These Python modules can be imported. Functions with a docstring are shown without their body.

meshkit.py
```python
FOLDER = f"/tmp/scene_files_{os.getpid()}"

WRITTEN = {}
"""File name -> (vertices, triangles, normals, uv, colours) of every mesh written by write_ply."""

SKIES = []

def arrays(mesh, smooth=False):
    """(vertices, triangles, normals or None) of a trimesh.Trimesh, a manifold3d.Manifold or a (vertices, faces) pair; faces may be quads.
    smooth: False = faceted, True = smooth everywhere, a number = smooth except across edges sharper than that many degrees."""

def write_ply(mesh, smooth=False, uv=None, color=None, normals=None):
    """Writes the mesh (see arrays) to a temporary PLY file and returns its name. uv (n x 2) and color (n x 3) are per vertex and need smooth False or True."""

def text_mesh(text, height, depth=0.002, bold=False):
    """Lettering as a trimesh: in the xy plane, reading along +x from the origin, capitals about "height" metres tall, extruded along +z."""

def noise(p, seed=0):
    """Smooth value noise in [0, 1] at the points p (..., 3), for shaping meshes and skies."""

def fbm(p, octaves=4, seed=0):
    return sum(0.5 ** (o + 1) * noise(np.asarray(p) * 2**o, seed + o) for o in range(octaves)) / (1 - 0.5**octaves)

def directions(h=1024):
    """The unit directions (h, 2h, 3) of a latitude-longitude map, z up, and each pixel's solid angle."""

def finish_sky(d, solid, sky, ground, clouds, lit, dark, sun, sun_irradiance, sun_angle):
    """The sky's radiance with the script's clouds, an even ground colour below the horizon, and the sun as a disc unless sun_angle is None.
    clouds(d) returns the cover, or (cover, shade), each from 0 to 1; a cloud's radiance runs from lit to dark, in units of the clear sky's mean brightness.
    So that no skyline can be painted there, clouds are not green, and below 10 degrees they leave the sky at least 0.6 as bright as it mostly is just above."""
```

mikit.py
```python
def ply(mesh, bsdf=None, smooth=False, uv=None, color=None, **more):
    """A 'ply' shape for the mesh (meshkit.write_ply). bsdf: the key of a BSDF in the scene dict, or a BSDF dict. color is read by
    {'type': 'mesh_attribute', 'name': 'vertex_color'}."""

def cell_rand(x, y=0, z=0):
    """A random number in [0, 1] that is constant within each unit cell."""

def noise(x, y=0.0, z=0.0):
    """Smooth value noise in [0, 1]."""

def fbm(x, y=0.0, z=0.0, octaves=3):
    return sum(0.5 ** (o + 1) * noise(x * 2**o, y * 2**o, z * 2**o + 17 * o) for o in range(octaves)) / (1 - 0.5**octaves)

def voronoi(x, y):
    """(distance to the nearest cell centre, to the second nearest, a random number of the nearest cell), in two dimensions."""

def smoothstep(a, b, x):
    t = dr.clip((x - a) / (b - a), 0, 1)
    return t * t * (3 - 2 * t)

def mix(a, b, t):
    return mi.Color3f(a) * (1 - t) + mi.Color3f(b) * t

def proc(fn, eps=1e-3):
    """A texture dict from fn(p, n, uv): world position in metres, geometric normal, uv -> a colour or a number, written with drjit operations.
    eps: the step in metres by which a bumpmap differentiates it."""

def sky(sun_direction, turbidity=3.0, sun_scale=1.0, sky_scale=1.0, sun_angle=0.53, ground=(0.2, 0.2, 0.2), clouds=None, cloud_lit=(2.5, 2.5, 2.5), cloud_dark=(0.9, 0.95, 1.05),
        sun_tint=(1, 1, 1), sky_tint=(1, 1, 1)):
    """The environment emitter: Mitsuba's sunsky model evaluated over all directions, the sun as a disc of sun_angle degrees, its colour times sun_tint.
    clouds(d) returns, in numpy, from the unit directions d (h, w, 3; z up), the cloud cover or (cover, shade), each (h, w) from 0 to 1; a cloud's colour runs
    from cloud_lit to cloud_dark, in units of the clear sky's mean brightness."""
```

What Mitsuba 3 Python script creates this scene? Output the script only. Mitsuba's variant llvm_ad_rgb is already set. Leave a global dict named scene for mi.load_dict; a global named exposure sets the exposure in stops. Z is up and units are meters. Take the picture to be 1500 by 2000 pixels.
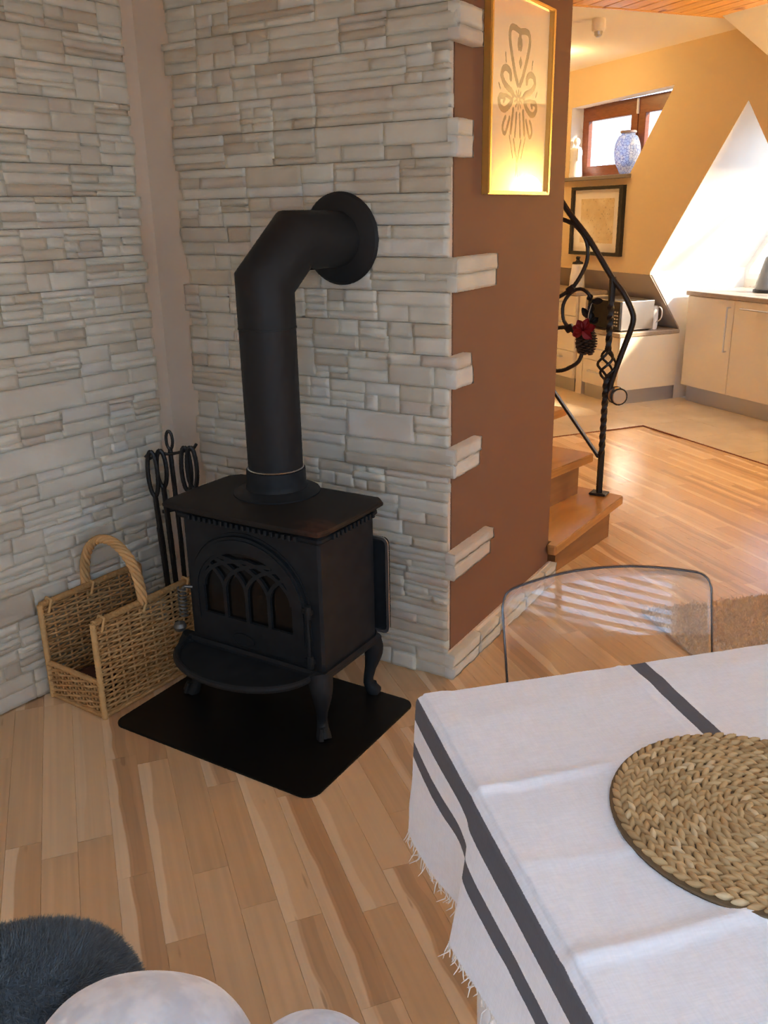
import math, random
import numpy as np, trimesh, drjit as dr, mitsuba as mi
from shapely.geometry import Polygon, LineString, Point, box as sbox
from shapely.ops import unary_union
import mikit, meshkit
from mikit import proc, noise, fbm, mix, smoothstep, cell_rand

T = mi.ScalarTransform4f
scene, labels = {}, {}
rng = np.random.default_rng(11)
random.seed(11)

# ------------------------------------------------------------------ camera
CAM = np.array([1.195, -2.341, 1.5])
_p, _r, _y, FOC = math.radians(18.92), math.radians(1.085), math.radians(31.54), 1710.0
def _axes():
    fwd = np.array([0, math.cos(_p), -math.sin(_p)]); r = np.array([1.0, 0, 0]); u = np.cross(r, fwd)
    c, s = math.cos(_r), math.sin(_r)
    B = np.array([c * r - s * u, s * r + c * u, fwd])
    a = _y; Rz = np.array([[math.cos(a), -math.sin(a), 0], [math.sin(a), math.cos(a), 0], [0, 0, 1]])
    return B @ Rz.T
R_, U_, F_ = _axes()
m = np.eye(4); m[:3, 0], m[:3, 1], m[:3, 2], m[:3, 3] = -R_, U_, F_, CAM
scene['camera'] = {'type': 'perspective', 'fov_axis': 'x', 'fov': math.degrees(2 * math.atan(750 / FOC)), 'near_clip': 0.02, 'far_clip': 200.0, 'to_world': T(m.tolist())}

# ------------------------------------------------------------------ sky, exposure
exposure = 4.6
def overcast(d):
    n = meshkit.fbm(d * 3.0 + 5.0, 3)
    return np.clip(0.9 + 0.2 * (n - 0.5), 0, 1), np.clip(0.35 + 0.8 * (n - 0.5), 0, 1)
SUN = np.array([math.cos(math.radians(2)) * math.cos(math.radians(30)), math.sin(math.radians(2)) * math.cos(math.radians(30)), math.sin(math.radians(30))])
scene['sky'] = mikit.sky(SUN, turbidity=3.0, sun_scale=0.42, sun_tint=(0.9, 0.97, 1.08), sky_scale=1.0, sun_angle=6.0, ground=(0.35, 0.35, 0.34), clouds=overcast, cloud_lit=(1.06, 1.6, 2.4), cloud_dark=(.74, 1.1, 1.62))

# ------------------------------------------------------------------ helpers
KA = math.radians(-36.0)                       # the kitchen stands turned against the living room
K1 = np.array([math.cos(KA), math.sin(KA), 0]); K2 = np.array([-math.sin(KA), math.cos(KA), 0]); K3 = np.array([0, 0, 1.0])
def K(mesh):
    mesh = mesh.copy(); v = np.asarray(mesh.vertices)
    mesh.vertices = v[:, :1] * K1 + v[:, 1:2] * K2 + v[:, 2:] * K3
    return mesh
def kp(a, b, c=0.0): return a * K1 + b * K2 + c * K3
def toK(x, y): return x * K1[0] + y * K1[1], x * K2[0] + y * K2[1]

def cat(*ms):
    out = []
    for x in ms: out.extend(x if isinstance(x, (list, tuple)) else [x])
    return trimesh.util.concatenate(out) if len(out) > 1 else out[0]
def tm(v, f):
    f = np.asarray(f)
    if f.shape[1] == 4: f = np.vstack([f[:, [0, 1, 2]], f[:, [0, 2, 3]]])
    return trimesh.Trimesh(np.asarray(v, float), f, process=False)
def bx(x0, x1, y0, y1, z0, z1, c=0.0):
    """a box; c chamfers its edges"""
    if c <= 0:
        return trimesh.creation.box(extents=[x1 - x0, y1 - y0, z1 - z0], transform=trimesh.transformations.translation_matrix([(x0 + x1) / 2, (y0 + y1) / 2, (z0 + z1) / 2]))
    P = []
    for X, sx in ((x0, 1), (x1, -1)):
        for Y, sy in ((y0, 1), (y1, -1)):
            for Z, sz in ((z0, 1), (z1, -1)):
                P += [(X, Y + sy * c, Z + sz * c), (X + sx * c, Y, Z + sz * c), (X + sx * c, Y + sy * c, Z)]
    return trimesh.Trimesh(P, process=False).convex_hull
def rbx(x0, x1, y0, y1, z0, z1, r, n=6):
    """a box with rounded edges: hull of eight small spheres"""
    s = trimesh.creation.icosphere(2, r).vertices if n > 4 else trimesh.creation.icosphere(1, r).vertices
    P = [s + [X, Y, Z] for X in (x0 + r, x1 - r) for Y in (y0 + r, y1 - r) for Z in (z0 + r, z1 - r)]
    return trimesh.Trimesh(np.vstack(P), process=False).convex_hull
def tube(path, rad, n=10, closed=False, cap=True, flat=None):
    """a round (or flat = (width, height) factor) bar along a path"""
    P = np.asarray(path, float); k = len(P)
    rad = np.broadcast_to(np.asarray(rad, float), (k,))
    if closed: tg = np.roll(P, -1, 0) - np.roll(P, 1, 0)
    else: tg = np.gradient(P, axis=0)
    tg /= np.linalg.norm(tg, axis=1, keepdims=True) + 1e-12
    a = np.array([0, 0, 1.0]) if abs(tg[0][2]) < 0.9 else np.array([1.0, 0, 0])
    nrm = np.cross(tg[0], a); nrm /= np.linalg.norm(nrm)
    rings = []; ang = np.arange(n) * 2 * math.pi / n
    fx, fy = flat or (1, 1)
    for i in range(k):
        nrm = nrm - tg[i] * (nrm @ tg[i]); nrm /= np.linalg.norm(nrm)
        b = np.cross(tg[i], nrm)
        rings.append(P[i] + rad[i] * (fx * np.cos(ang)[:, None] * nrm + fy * np.sin(ang)[:, None] * b))
    v = np.vstack(rings); f = []
    for i in range(k if closed else k - 1):
        A, B = i * n, ((i + 1) % k) * n
        for j in range(n):
            j2 = (j + 1) % n; f.append((A + j, A + j2, B + j2)); f.append((A + j, B + j2, B + j))
    if not closed and cap:
        v = np.vstack([v, P[0], P[-1]]); c0, c1 = len(v) - 2, len(v) - 1
        for j in range(n):
            j2 = (j + 1) % n; f.append((c0, j2, j)); f.append((c1, (k - 1) * n + j, (k - 1) * n + j2))
    return tm(v, f)
def lathe(prof, n=40, at=(0, 0, 0)):
    """profile [(radius, z)] bottom to top, turned about z"""
    p = np.asarray(prof, float); ang = np.arange(n) * 2 * math.pi / n
    v = np.concatenate([np.stack([r * np.cos(ang), r * np.sin(ang), np.full(n, z)], 1) for r, z in p]); f = []
    for i in range(len(p) - 1):
        for j in range(n):
            j2 = (j + 1) % n; f.append((i * n + j, i * n + j2, (i + 1) * n + j2)); f.append((i * n + j, (i + 1) * n + j2, (i + 1) * n + j))
    return tm(v + np.asarray(at, float), f)
def prism(poly, h, z0=0.0):
    ms = []
    for g in getattr(poly, 'geoms', [poly]):
        if g.area > 1e-9:
            x = trimesh.creation.extrude_polygon(g, h, engine='earcut'); x.apply_translation([0, 0, z0]); ms.append(x)
    return cat(ms)
def frame(mesh, ex, ey, ez, o=(0, 0, 0)):
    """local axes to the given directions"""
    v = np.asarray(mesh.vertices); mesh = mesh.copy()
    mesh.vertices = v[:, :1] * np.asarray(ex, float) + v[:, 1:2] * np.asarray(ey, float) + v[:, 2:] * np.asarray(ez, float) + np.asarray(o, float)
    if np.linalg.det(np.array([ex, ey, ez], float)) < 0: mesh.invert()
    return mesh
def grid(nu, nv, fn, flip=False):
    """an open sheet; fn(u, v) in 0..1 -> points"""
    u, v = np.meshgrid(np.linspace(0, 1, nu), np.linspace(0, 1, nv), indexing='ij')
    P = fn(u.ravel(), v.ravel()); i = np.arange(nu * nv).reshape(nu, nv)
    q = np.stack([i[:-1, :-1].ravel(), i[1:, :-1].ravel(), i[1:, 1:].ravel(), i[:-1, 1:].ravel()], 1)
    if flip: q = q[:, ::-1]
    return tm(P, q)
def spline(pts, n=8):
    """Catmull-Rom through the points"""
    P = np.asarray(pts, float); P = np.vstack([2 * P[0] - P[1], P, 2 * P[-1] - P[-2]]); out = []
    for i in range(1, len(P) - 2):
        for t in np.arange(n) / n:
            a, b, c, d = P[i - 1:i + 3]
            out.append(0.5 * ((2 * b) + (c - a) * t + (2 * a - 5 * b + 4 * c - d) * t * t + (-a + 3 * b - 3 * c + d) * t ** 3))
    return np.array(out + [P[-2]])

_used = {}
def key_for(name):
    k = _used.get(name, 0); _used[name] = k + 1
    return name if k == 0 else f'{name}_{k:03d}'
def obj(name, mesh, mat, parent=None, smooth=30, color=None, uv=None, **more):
    key = key_for((parent + '__' if parent else '') + name)
    if color is not None:
        color = np.broadcast_to(np.asarray(color, float), (len(mesh.vertices), 3))
        if smooth is not True: smooth = False
    scene[key] = mikit.ply(mesh, mat, smooth=smooth, color=color, uv=uv, **more)
    return key
def thing(name, label, category, group=None):
    key = key_for(name); labels[key] = {'label': label, 'category': category}
    if group: labels[key]['group'] = group
    return key
def tag(key, label, category, group=None):
    labels[key] = {'label': label, 'category': category}
    if group: labels[key]['group'] = group
def struct(name, mesh, mat, label=None, smooth=30, **kw):
    key = obj(name, mesh, mat, None, smooth, **kw); labels[key] = {'kind': 'structure'}
    if label: labels[key]['label'] = label
    return key
def stuff(key, label=None):
    labels[key] = {**labels.get(key, {}), 'kind': 'stuff'}
    if label: labels[key]['label'] = label

# ------------------------------------------------------------------ materials
def mat(name, color=None, rough=0.5, two=True, bump=None, bump_scale=0.001, eps=1e-3, **kw):
    base = color if isinstance(color, dict) else {'type': 'rgb', 'value': list(color)}
    b = {'type': 'principled', 'base_color': base, 'roughness': rough, **kw}
    if bump is not None: b = {'type': 'bumpmap', 'arbitrary': proc(bump, eps), 'scale': bump_scale, 'bsdf': b}
    scene[name] = {'type': 'twosided', 'bsdf': b} if two else b
VC = {'type': 'mesh_attribute', 'name': 'vertex_color'}
mat('m_stone', VC, 0.85, bump=lambda p, n, uv: fbm(p.x * 90, p.y * 90, p.z * 90, 3), bump_scale=0.0035, specular=0.2)
mat('m_tint', VC, 0.6, specular=0.3)                       # anything with its own vertex colours
mat('m_tint_matte', VC, 0.95, specular=0.1)
mat('m_tint_gloss', VC, 0.18, specular=0.5)
mat('m_beige', (0.74, 0.645, 0.535), 0.9, specular=0.2)
mat('m_brown', (0.225, 0.122, 0.078), 0.75, bump=lambda p, n, uv: fbm(p.x * 160, p.y * 160, p.z * 160, 2), bump_scale=0.0008, specular=0.25)
mat('m_yellow', (0.75, 0.59, 0.35), 0.85, specular=0.2)
mat('m_shaded_taupe', (0.40, 0.35, 0.29), 0.85, specular=0.2)  # shade under the low ceiling slope is put into this darker colour
mat('m_white', (0.82, 0.78, 0.71), 0.85, specular=0.2)
mat('m_iron', proc(lambda p, n, uv: mix((0.0105, 0.0135, 0.0168), (0.0185, 0.0225, 0.0265), fbm(p.x * 25, p.y * 25, p.z * 25, 3))), 0.52, bump=lambda p, n, uv: fbm(p.x * 220, p.y * 220, p.z * 220, 2), bump_scale=0.0007, specular=0.2)
mat('m_iron_top', proc(lambda p, n, uv: mix((0.014, 0.0135, 0.013), (0.05, 0.022, 0.014), smoothstep(0.10, 0.02, dr.sqrt(dr.square(p.x + 0.15) + dr.square(p.y + 0.50))) * smoothstep(0.3, 0.65, fbm(p.x * 30, p.y * 30, p.z * 30, 3)))), 0.55, bump=lambda p, n, uv: fbm(p.x * 180, p.y * 180, p.z * 180, 2), bump_scale=0.0007, specular=0.25)
mat('m_flue', (0.0105, 0.0125, 0.0145), 0.55, specular=0.35)
mat('m_hearth', (0.006, 0.006, 0.006), 0.35, specular=0.35)
mat('m_pane_dark', (0.004, 0.004, 0.0045), 0.10, specular=0.25)
mat('m_wrought', (0.012, 0.011, 0.011), 0.42, specular=0.5, bump=lambda p, n, uv: fbm(p.x * 120, p.y * 120, p.z * 120, 2), bump_scale=0.0015)
mat('m_chrome', (0.8, 0.8, 0.82), 0.12, metallic=1.0)
mat('m_steel', (0.62, 0.62, 0.63), 0.35, metallic=1.0)
mat('m_dull', (0.16, 0.16, 0.155), 0.45, metallic=0.8)
mat('m_alu', (0.55, 0.55, 0.56), 0.42, metallic=0.9)
mat('m_gold', (0.75, 0.47, 0.13), 0.35, metallic=0.7)
mat('m_cream', (0.88, 0.735, 0.56), 0.9, specular=0.1)
mat('m_paper', (0.86, 0.82, 0.74), 0.9, specular=0.1)
mat('m_ornament', (0.30, 0.22, 0.15), 0.9, specular=0.1)
mat('m_black', (0.012, 0.011, 0.011), 0.45)
mat('m_cabinet', (0.83, 0.75, 0.58), 0.28, specular=0.5)
mat('m_worktop', proc(lambda p, n, uv: mix((0.30, 0.23, 0.17), (0.42, 0.34, 0.26), fbm(p.x * 60, p.y * 60, p.z * 60, 3))), 0.4)
mat('m_sill', (0.22, 0.19, 0.165), 0.5)
mat('m_mahogany', proc(lambda p, n, uv: mix((0.15, 0.042, 0.016), (0.24, 0.075, 0.03), fbm(p.x * 30, p.y * 30, p.z * 160, 3))), 0.3)
mat('m_ceramic', (0.86, 0.85, 0.83), 0.2)
mat('m_red', (0.24, 0.010, 0.016), 0.6)
mat('m_fabric', proc(lambda p, n, uv: mix((0.70, 0.72, 0.76), (0.84, 0.855, 0.88), smoothstep(0.3, 0.7, fbm(p.x * 38, p.y * 38, p.z * 38, 4)))), 0.95, specular=0.1, sheen=0.3, bump=lambda p, n, uv: fbm(p.x * 300, p.y * 300, p.z * 300, 2), bump_scale=0.0008)
mat('m_white_lacquer', (0.83, 0.83, 0.82), 0.3)
mat('m_grey_plastic', (0.22, 0.22, 0.21), 0.4)
mat('m_edge', (0.12, 0.095, 0.10), 0.08, specular=0.5)
scene['m_glass'] = {'type': 'thindielectric', 'int_ior': 1.5}
scene['m_polycarbonate'] = {'type': 'dielectric', 'int_ior': 1.5, 'ext_ior': 1.0}

# timber: planks of the floor lie at PD; their rows and ends are the same numbers in the mesh and in the material
PA = math.radians(-39.0); PD = (math.cos(PA), math.sin(PA)); PW, PN = 0.086, 7.0
def plank_ids(x, y):
    u = x * PD[0] + y * PD[1]; v = -x * PD[1] + y * PD[0]
    row = dr.floor(v / PW)
    L = 0.48 + 0.34 * cell_rand(row, 3, 1); off = cell_rand(row, 5, 2) * L
    return u, v, row, dr.floor((u + off) / L), L, off
def wood_colour(t, along, across, seed, r2, r3):
    g = fbm(along * 2.2 + seed * 31, across * 95, seed * 7, 3)
    wob = 0.22 * (noise(along * 5.5, seed * 50) - 0.5) + 0.10 * (noise(along * 14, seed * 90) - 0.5)
    pos = across / PW + wob
    c = mix((0.56, 0.36, 0.19), (0.73, 0.535, 0.33), t)
    c = mix(c, (0.50, 0.30, 0.16), smoothstep(0.55, 1.0, r2) * 0.5)
    sap = smoothstep(0.34, 0.28, pos) * smoothstep(0.62, 0.66, r3)
    c = mix(c, (0.79, 0.62, 0.42), sap * 0.75)
    heart = smoothstep(0.0, 0.03, pos - 0.42) * smoothstep(0.0, 0.03, 0.78 - pos) * smoothstep(0.70, 0.72, r2)
    c = mix(c, (0.40, 0.25, 0.14), heart * 0.42)
    edge = dr.exp(-dr.square((pos - 0.42) / 0.02)) * smoothstep(0.70, 0.72, r2)
    c = mix(c, (0.25, 0.13, 0.06), edge * 0.25)
    knot = noise(along * 9 + seed * 17, across * 40, seed)
    c = mix(c, (0.30, 0.16, 0.08), smoothstep(0.90, 0.97, knot) * 0.6)
    return c * (0.90 + 0.2 * g)
def floor_colour(p, n, uv):
    u, v, row, i, L, off = plank_ids(p.x, p.y)
    t = cell_rand(row, i, 9)
    return wood_colour(t, u, v - row * PW, cell_rand(row, i, 4), cell_rand(row, i, 11), cell_rand(row, i, 13))
mat('m_floor', proc(floor_colour), 0.235, specular=0.42)
mat('m_stair', proc(lambda p, n, uv: mix((0.33, 0.155, 0.048), (0.54, 0.29, 0.095), fbm(p.x * 18 + 3 * fbm(p.y * 3, p.x * 3), p.y * 2.0, p.z * 60, 4))), 0.28, clearcoat=1.0, clearcoat_gloss=0.95)
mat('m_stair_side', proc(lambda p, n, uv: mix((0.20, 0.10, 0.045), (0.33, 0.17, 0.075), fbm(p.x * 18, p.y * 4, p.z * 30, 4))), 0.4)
def pine_colour(p, n, uv):
    a = p.x * K1[0] + p.y * K1[1]; b = p.x * K2[0] + p.y * K2[1]
    kn = noise(a * 6, b * 14)
    return mix(mix((0.64, 0.31, 0.075), (0.80, 0.45, 0.14), fbm(a * 2, b * 60, 0, 3)), (0.34, 0.11, 0.02), smoothstep(0.86, 0.95, kn))
mat('m_pine', proc(pine_colour), 0.32, specular=0.5)
def tile_colour(p, n, uv):
    return mix((0.48, 0.38, 0.25), (0.60, 0.49, 0.34), fbm(p.x * 6, p.y * 6, 0, 4)) * 1.0
mat('m_tile', proc(tile_colour), 0.35, specular=0.45)
def map_colour(p, n, uv):
    v = fbm(p.x * 9, p.y * 9, p.z * 9, 4); w = fbm(p.x * 60, p.y * 60, p.z * 60, 2)
    return mix(mix((0.66, 0.53, 0.30), (0.78, 0.69, 0.48), smoothstep(0.3, 0.7, v)), (0.36, 0.28, 0.14), smoothstep(0.62, 0.8, w) * 0.6)
mat('m_map', proc(map_colour), 0.8)
def vase_colour(p, n, uv):
    d1, d2, w = mikit.voronoi(uv.x, uv.y)
    return mix(mix((0.96, 0.98, 1.0), (0.55, 0.68, 0.93), smoothstep(0.25, 0.75, fbm(uv.x * 0.6, uv.y * 0.6, 0, 3))), (0.06, 0.10, 0.42), smoothstep(0.16, 0.04, d2 - d1) * 0.8)
scene['m_vase'] = {'type': 'principledthin', 'base_color': proc(vase_colour), 'diff_trans': 1.3, 'spec_trans': 0.3, 'roughness': 0.15, 'eta': 1.5}

# ------------------------------------------------------------------ structure: floor
LANG = math.radians(84.3); LD = np.array([math.cos(LANG), math.sin(LANG), 0]); LN = np.array([LD[1], -LD[0], 0]); LP = np.array([-1.066, -0.16, 0])   # left wall: direction, normal into the room, its end by the corner
GK = 3.43                                     # kitchen wall plane (K2)
def kpoly(pts): return Polygon([kp(a, b)[:2] for a, b in pts])
tile_zone = kpoly([(-5.2, -1.6), (-2.66, -1.6), (-2.66, 2.92), (5.0, 2.92), (5.0, 4.4), (-5.2, 4.4)])
room = Polygon([(-1.6, -4.3), (3.5, -4.3), (3.5, 1.9), kp(-1.6, 4.45)[:2], kp(-5.2, 4.45)[:2], kp(-5.2, -1.5)[:2], (-1.3, 0.93), (-1.35, 0.0)])
struct('floor', prism(room, 0.05, -0.0545), 'm_floor', 'honey coloured laminate floor laid in short strips')
seen = Polygon([(-1.20, -1.35), (-1.13, -0.9), (-1.05, -0.17), (-1.05, 0.02), (-0.005, 0.02), (-0.005, 0.94), (-0.55, 0.94), (-0.9, 2.3), (-1.0, 3.6), (0.2, 3.7), (1.25, 2.75), (1.35, 1.1), (1.3, -1.1), (1.2, -1.75), (0.9, -2.0), (0.3, -2.05), (-0.35, -1.75)]).difference(tile_zone)
def crand(a, b, c): return np.array(cell_rand(mi.Float(np.atleast_1d(a).astype(float)), float(b) if np.isscalar(b) else mi.Float(b), c))
vv = [(-x * PD[1] + y * PD[0]) for x, y in seen.exterior.coords]; uu = [(x * PD[0] + y * PD[1]) for x, y in seen.exterior.coords]
planks = []
for row in range(int(math.floor(min(vv) / PW)), int(math.floor(max(vv) / PW)) + 1):
    L = 0.48 + 0.34 * float(crand(row, 3, 1)[0]); off = float(crand(row, 5, 2)[0]) * L
    for i in range(int(math.floor((min(uu) + off) / L)), int(math.floor((max(uu) + off) / L)) + 1):
        u0, u1, v0, v1 = i * L - off + 0.0004, (i + 1) * L - off - 0.0004, row * PW + 0.0004, (row + 1) * PW - 0.0004
        q = Polygon([(u * PD[0] - v * PD[1], u * PD[1] + v * PD[0]) for u, v in ((u0, v0), (u1, v0), (u1, v1), (u0, v1))]).intersection(seen)
        if q.area > 2e-4: planks.append(q)
planks.sort(key=lambda q: math.hypot(q.centroid.x - CAM[0], q.centroid.y - CAM[1]))
for q in planks[:300]: obj('plank', prism(q, 0.0045 + rng.uniform(0, 0.0002), -0.0045), 'm_floor', 'floor', False)
if planks[300:]: stuff(obj('far_planks', cat(*[prism(q, 0.0045, -0.0045) for q in planks[300:]]), 'm_floor', 'floor', False))
struct('floor_tiled', prism(tile_zone.intersection(room), 0.003, -0.0045), 'm_tile', 'beige tiled kitchen floor')
tz = tile_zone.intersection(kpoly([(-5.0, 1.0), (-0.9, 1.0), (-0.9, 3.8), (-5.0, 3.8)]))
for i in range(-12, 0):
    for j in range(1, 9):
        q = kpoly([(i * .45 + .04, j * .45 + .20), (i * .45 + .488, j * .45 + .20), (i * .45 + .488, j * .45 + .648), (i * .45 + .04, j * .45 + .648)]).intersection(tz)
        if q.area > 0.002: obj('tile', prism(q, 0.0035, -0.0035), 'm_tile', 'floor_tiled', False)
struct('trim_1', prism(LineString([kp(-2.66, -1.4)[:2], kp(-2.66, 2.92)[:2], kp(-0.6, 2.92)[:2]]).buffer(0.006, join_style=2).intersection(room), 0.006, -0.002), 'm_mahogany', 'thin strip between laminate and tiles')

# ------------------------------------------------------------------ structure: walls and ceilings
struct('wall_left', frame(bx(-4.3, 0, -0.10, -0.012, 0, 2.5), LD, LN, K3, LP), 'm_beige', 'wall clad with pale stacked stone, left of the stove')
struct('wall_corner', bx(-1.36, -1.18, -0.45, 0.04, 0, 2.5), 'm_beige', 'plain plaster strip in the corner between the stone walls')
struct('wall_back', bx(-1.30, -0.016, 0.014, 0.04, 0, 2.5), 'm_beige', 'wall clad with pale stacked stone behind the stove')
struct('wall_partition', bx(-1.30, -0.012, 0.0405, 0.935, 0, 2.5), 'm_brown', 'brown painted wall end with stone corner pieces')
# kitchen wall: yellow sheet on a white core
gpoly = Polygon([(-5.2, 1.0), (-3.339, 1.0), (-3.339, 1.023), (-2.499, 2.146), (-1.66, 1.023), (-1.66, 0), (5.0, 0), (5.0, 2.585), (-5.2, 2.585)])
win_open = Polygon([(-4.51, 1.75), (-3.672, 1.75), (-3.228, 2.325), (-4.51, 2.30)])
gpoly = gpoly.difference(win_open)
struct('wall_kitchen', frame(prism(gpoly, 0.004), K1, K3, K2, kp(0, GK)), 'm_yellow', 'warm yellow kitchen wall with a slanted window niche', False)
obj('reveal', frame(prism(gpoly, 0.118), K1, K3, K2, kp(0, GK + 0.004)), 'm_white', 'wall_kitchen', False)
struct('ceiling_slope', frame(prism(Polygon([(3.43, 1.0), (3.757, 0.569), (3.86, 0.569), (3.53, 1.0)]), 1.855), K2, K3, K1, kp(-5.2, 0)), 'm_shaded_taupe', 'low sloping ceiling above the microwave', False)
struct('wall_knee', K(bx(-5.2, -3.3445, 3.762, 3.86, 0, .569)), 'm_shaded_taupe')
# dormer: an A shaped bay, its left slope, cheek walls and glazed gable
def kbar(a, b, k20, k21, th):
    """a slab whose inner edge runs from a to b in (K1, z), between two K2"""
    a, b = np.array(a, float), np.array(b, float); d = b - a; n = np.array([-d[1], d[0]]) / np.linalg.norm(d) * th
    return frame(prism(Polygon([a, b, b + n, a + n]), k21 - k20), K1, K3, K2, kp(0, k20))
struct('wall_bay', cat(kbar((-3.339, 1.023), (-2.499, 2.146), GK + 0.122, 4.45, 0.08), frame(prism(Polygon([(3.432, 1.023), (3.76, 0.578), (3.76, 0.0), (4.45, 0.0), (4.45, 1.023)]), 0.005), K2, K3, K1, kp(-3.344, 0)),
       kbar((-2.499, 2.146), (-1.66, 1.023), GK + 0.122, 3.62, 0.08), kbar((-2.499, 2.146), (-2.40, 2.012), 3.62, 4.45, 0.08), kbar((-1.75, 1.143), (-1.66, 1.023), 3.62, 4.45, 0.08), kbar((-1.66, 1.023), (-1.66, 0), GK + 0.122, 4.45, 0.08),
       frame(prism(Polygon([(-3.339, 0), (-1.66, 0), (-1.66, 0.93), (-3.339, 0.93)]), 0.06), K1, K3, K2, kp(0, 4.39))), 'm_white', 'white sides of the pointed dormer over the worktop', False)
gable = Polygon([(-3.339, 0.93), (-3.339, 1.023), (-2.499, 2.146), (-1.66, 1.023), (-1.66, 0.93)])
struct('window_2', frame(prism(gable.difference(gable.buffer(-0.045, join_style=2)), 0.05), K1, K3, K2, kp(0, 4.39)), 'm_white_lacquer', 'glazed gable of the kitchen dormer', False)
obj('pane', frame(grid(2, 2, lambda u, v: np.stack([-3.32 + u * 1.64, 0.95 + 0 * v, v * 0], 1)), K1, K3, K2, kp(0, 4.42)) if False else frame(tm([(-3.3, .96, 0), (-1.7, .96, 0), (-1.7, 1.04, 0), (-2.5, 2.10, 0), (-3.3, 1.04, 0)], [(0, 1, 2), (0, 2, 3), (0, 3, 4)]), K1, K3, K2, kp(0, 4.42)), 'm_glass', 'window_2', False)
struct('window_3', kbar((-2.40, 2.012), (-1.75, 1.143), 3.62, 3.66, 0.06), 'm_white_lacquer', 'roof window of the dormer', False)
# ceilings
struct('ceiling', K(bx(-5.2, -2.02, -1.6, GK + 0.12, 2.585, 2.64)), 'm_white', 'white kitchen ceiling')
struct('ceiling_pine', K(bx(-2.0, 0.45, -5.0, GK, 2.515, 2.60)), 'm_pine', 'ceiling of varnished pine boards')
for j in range(24): obj('board', K(bx(-2.02, -0.4, 1.02 + j * 0.1, 1.117 + j * 0.1, 2.5, 2.515, 0.003)), 'm_pine', 'ceiling_pine', False)
obj('edge_beam', K(bx(-2.045, -2.0205, -1.6, GK, 2.497, 2.585, 0.004)), 'm_pine', 'ceiling_pine')
struct('ceiling_roof_slope', frame(prism(Polygon([(2.705, 2.50), (3.43, 2.135), (3.43, 2.25), (2.90, 2.52)]), 6.9), K2, K3, K1, kp(-2.005, 0)), 'm_white', 'pale sloping roof underside at the pine ceiling edge', False)
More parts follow.
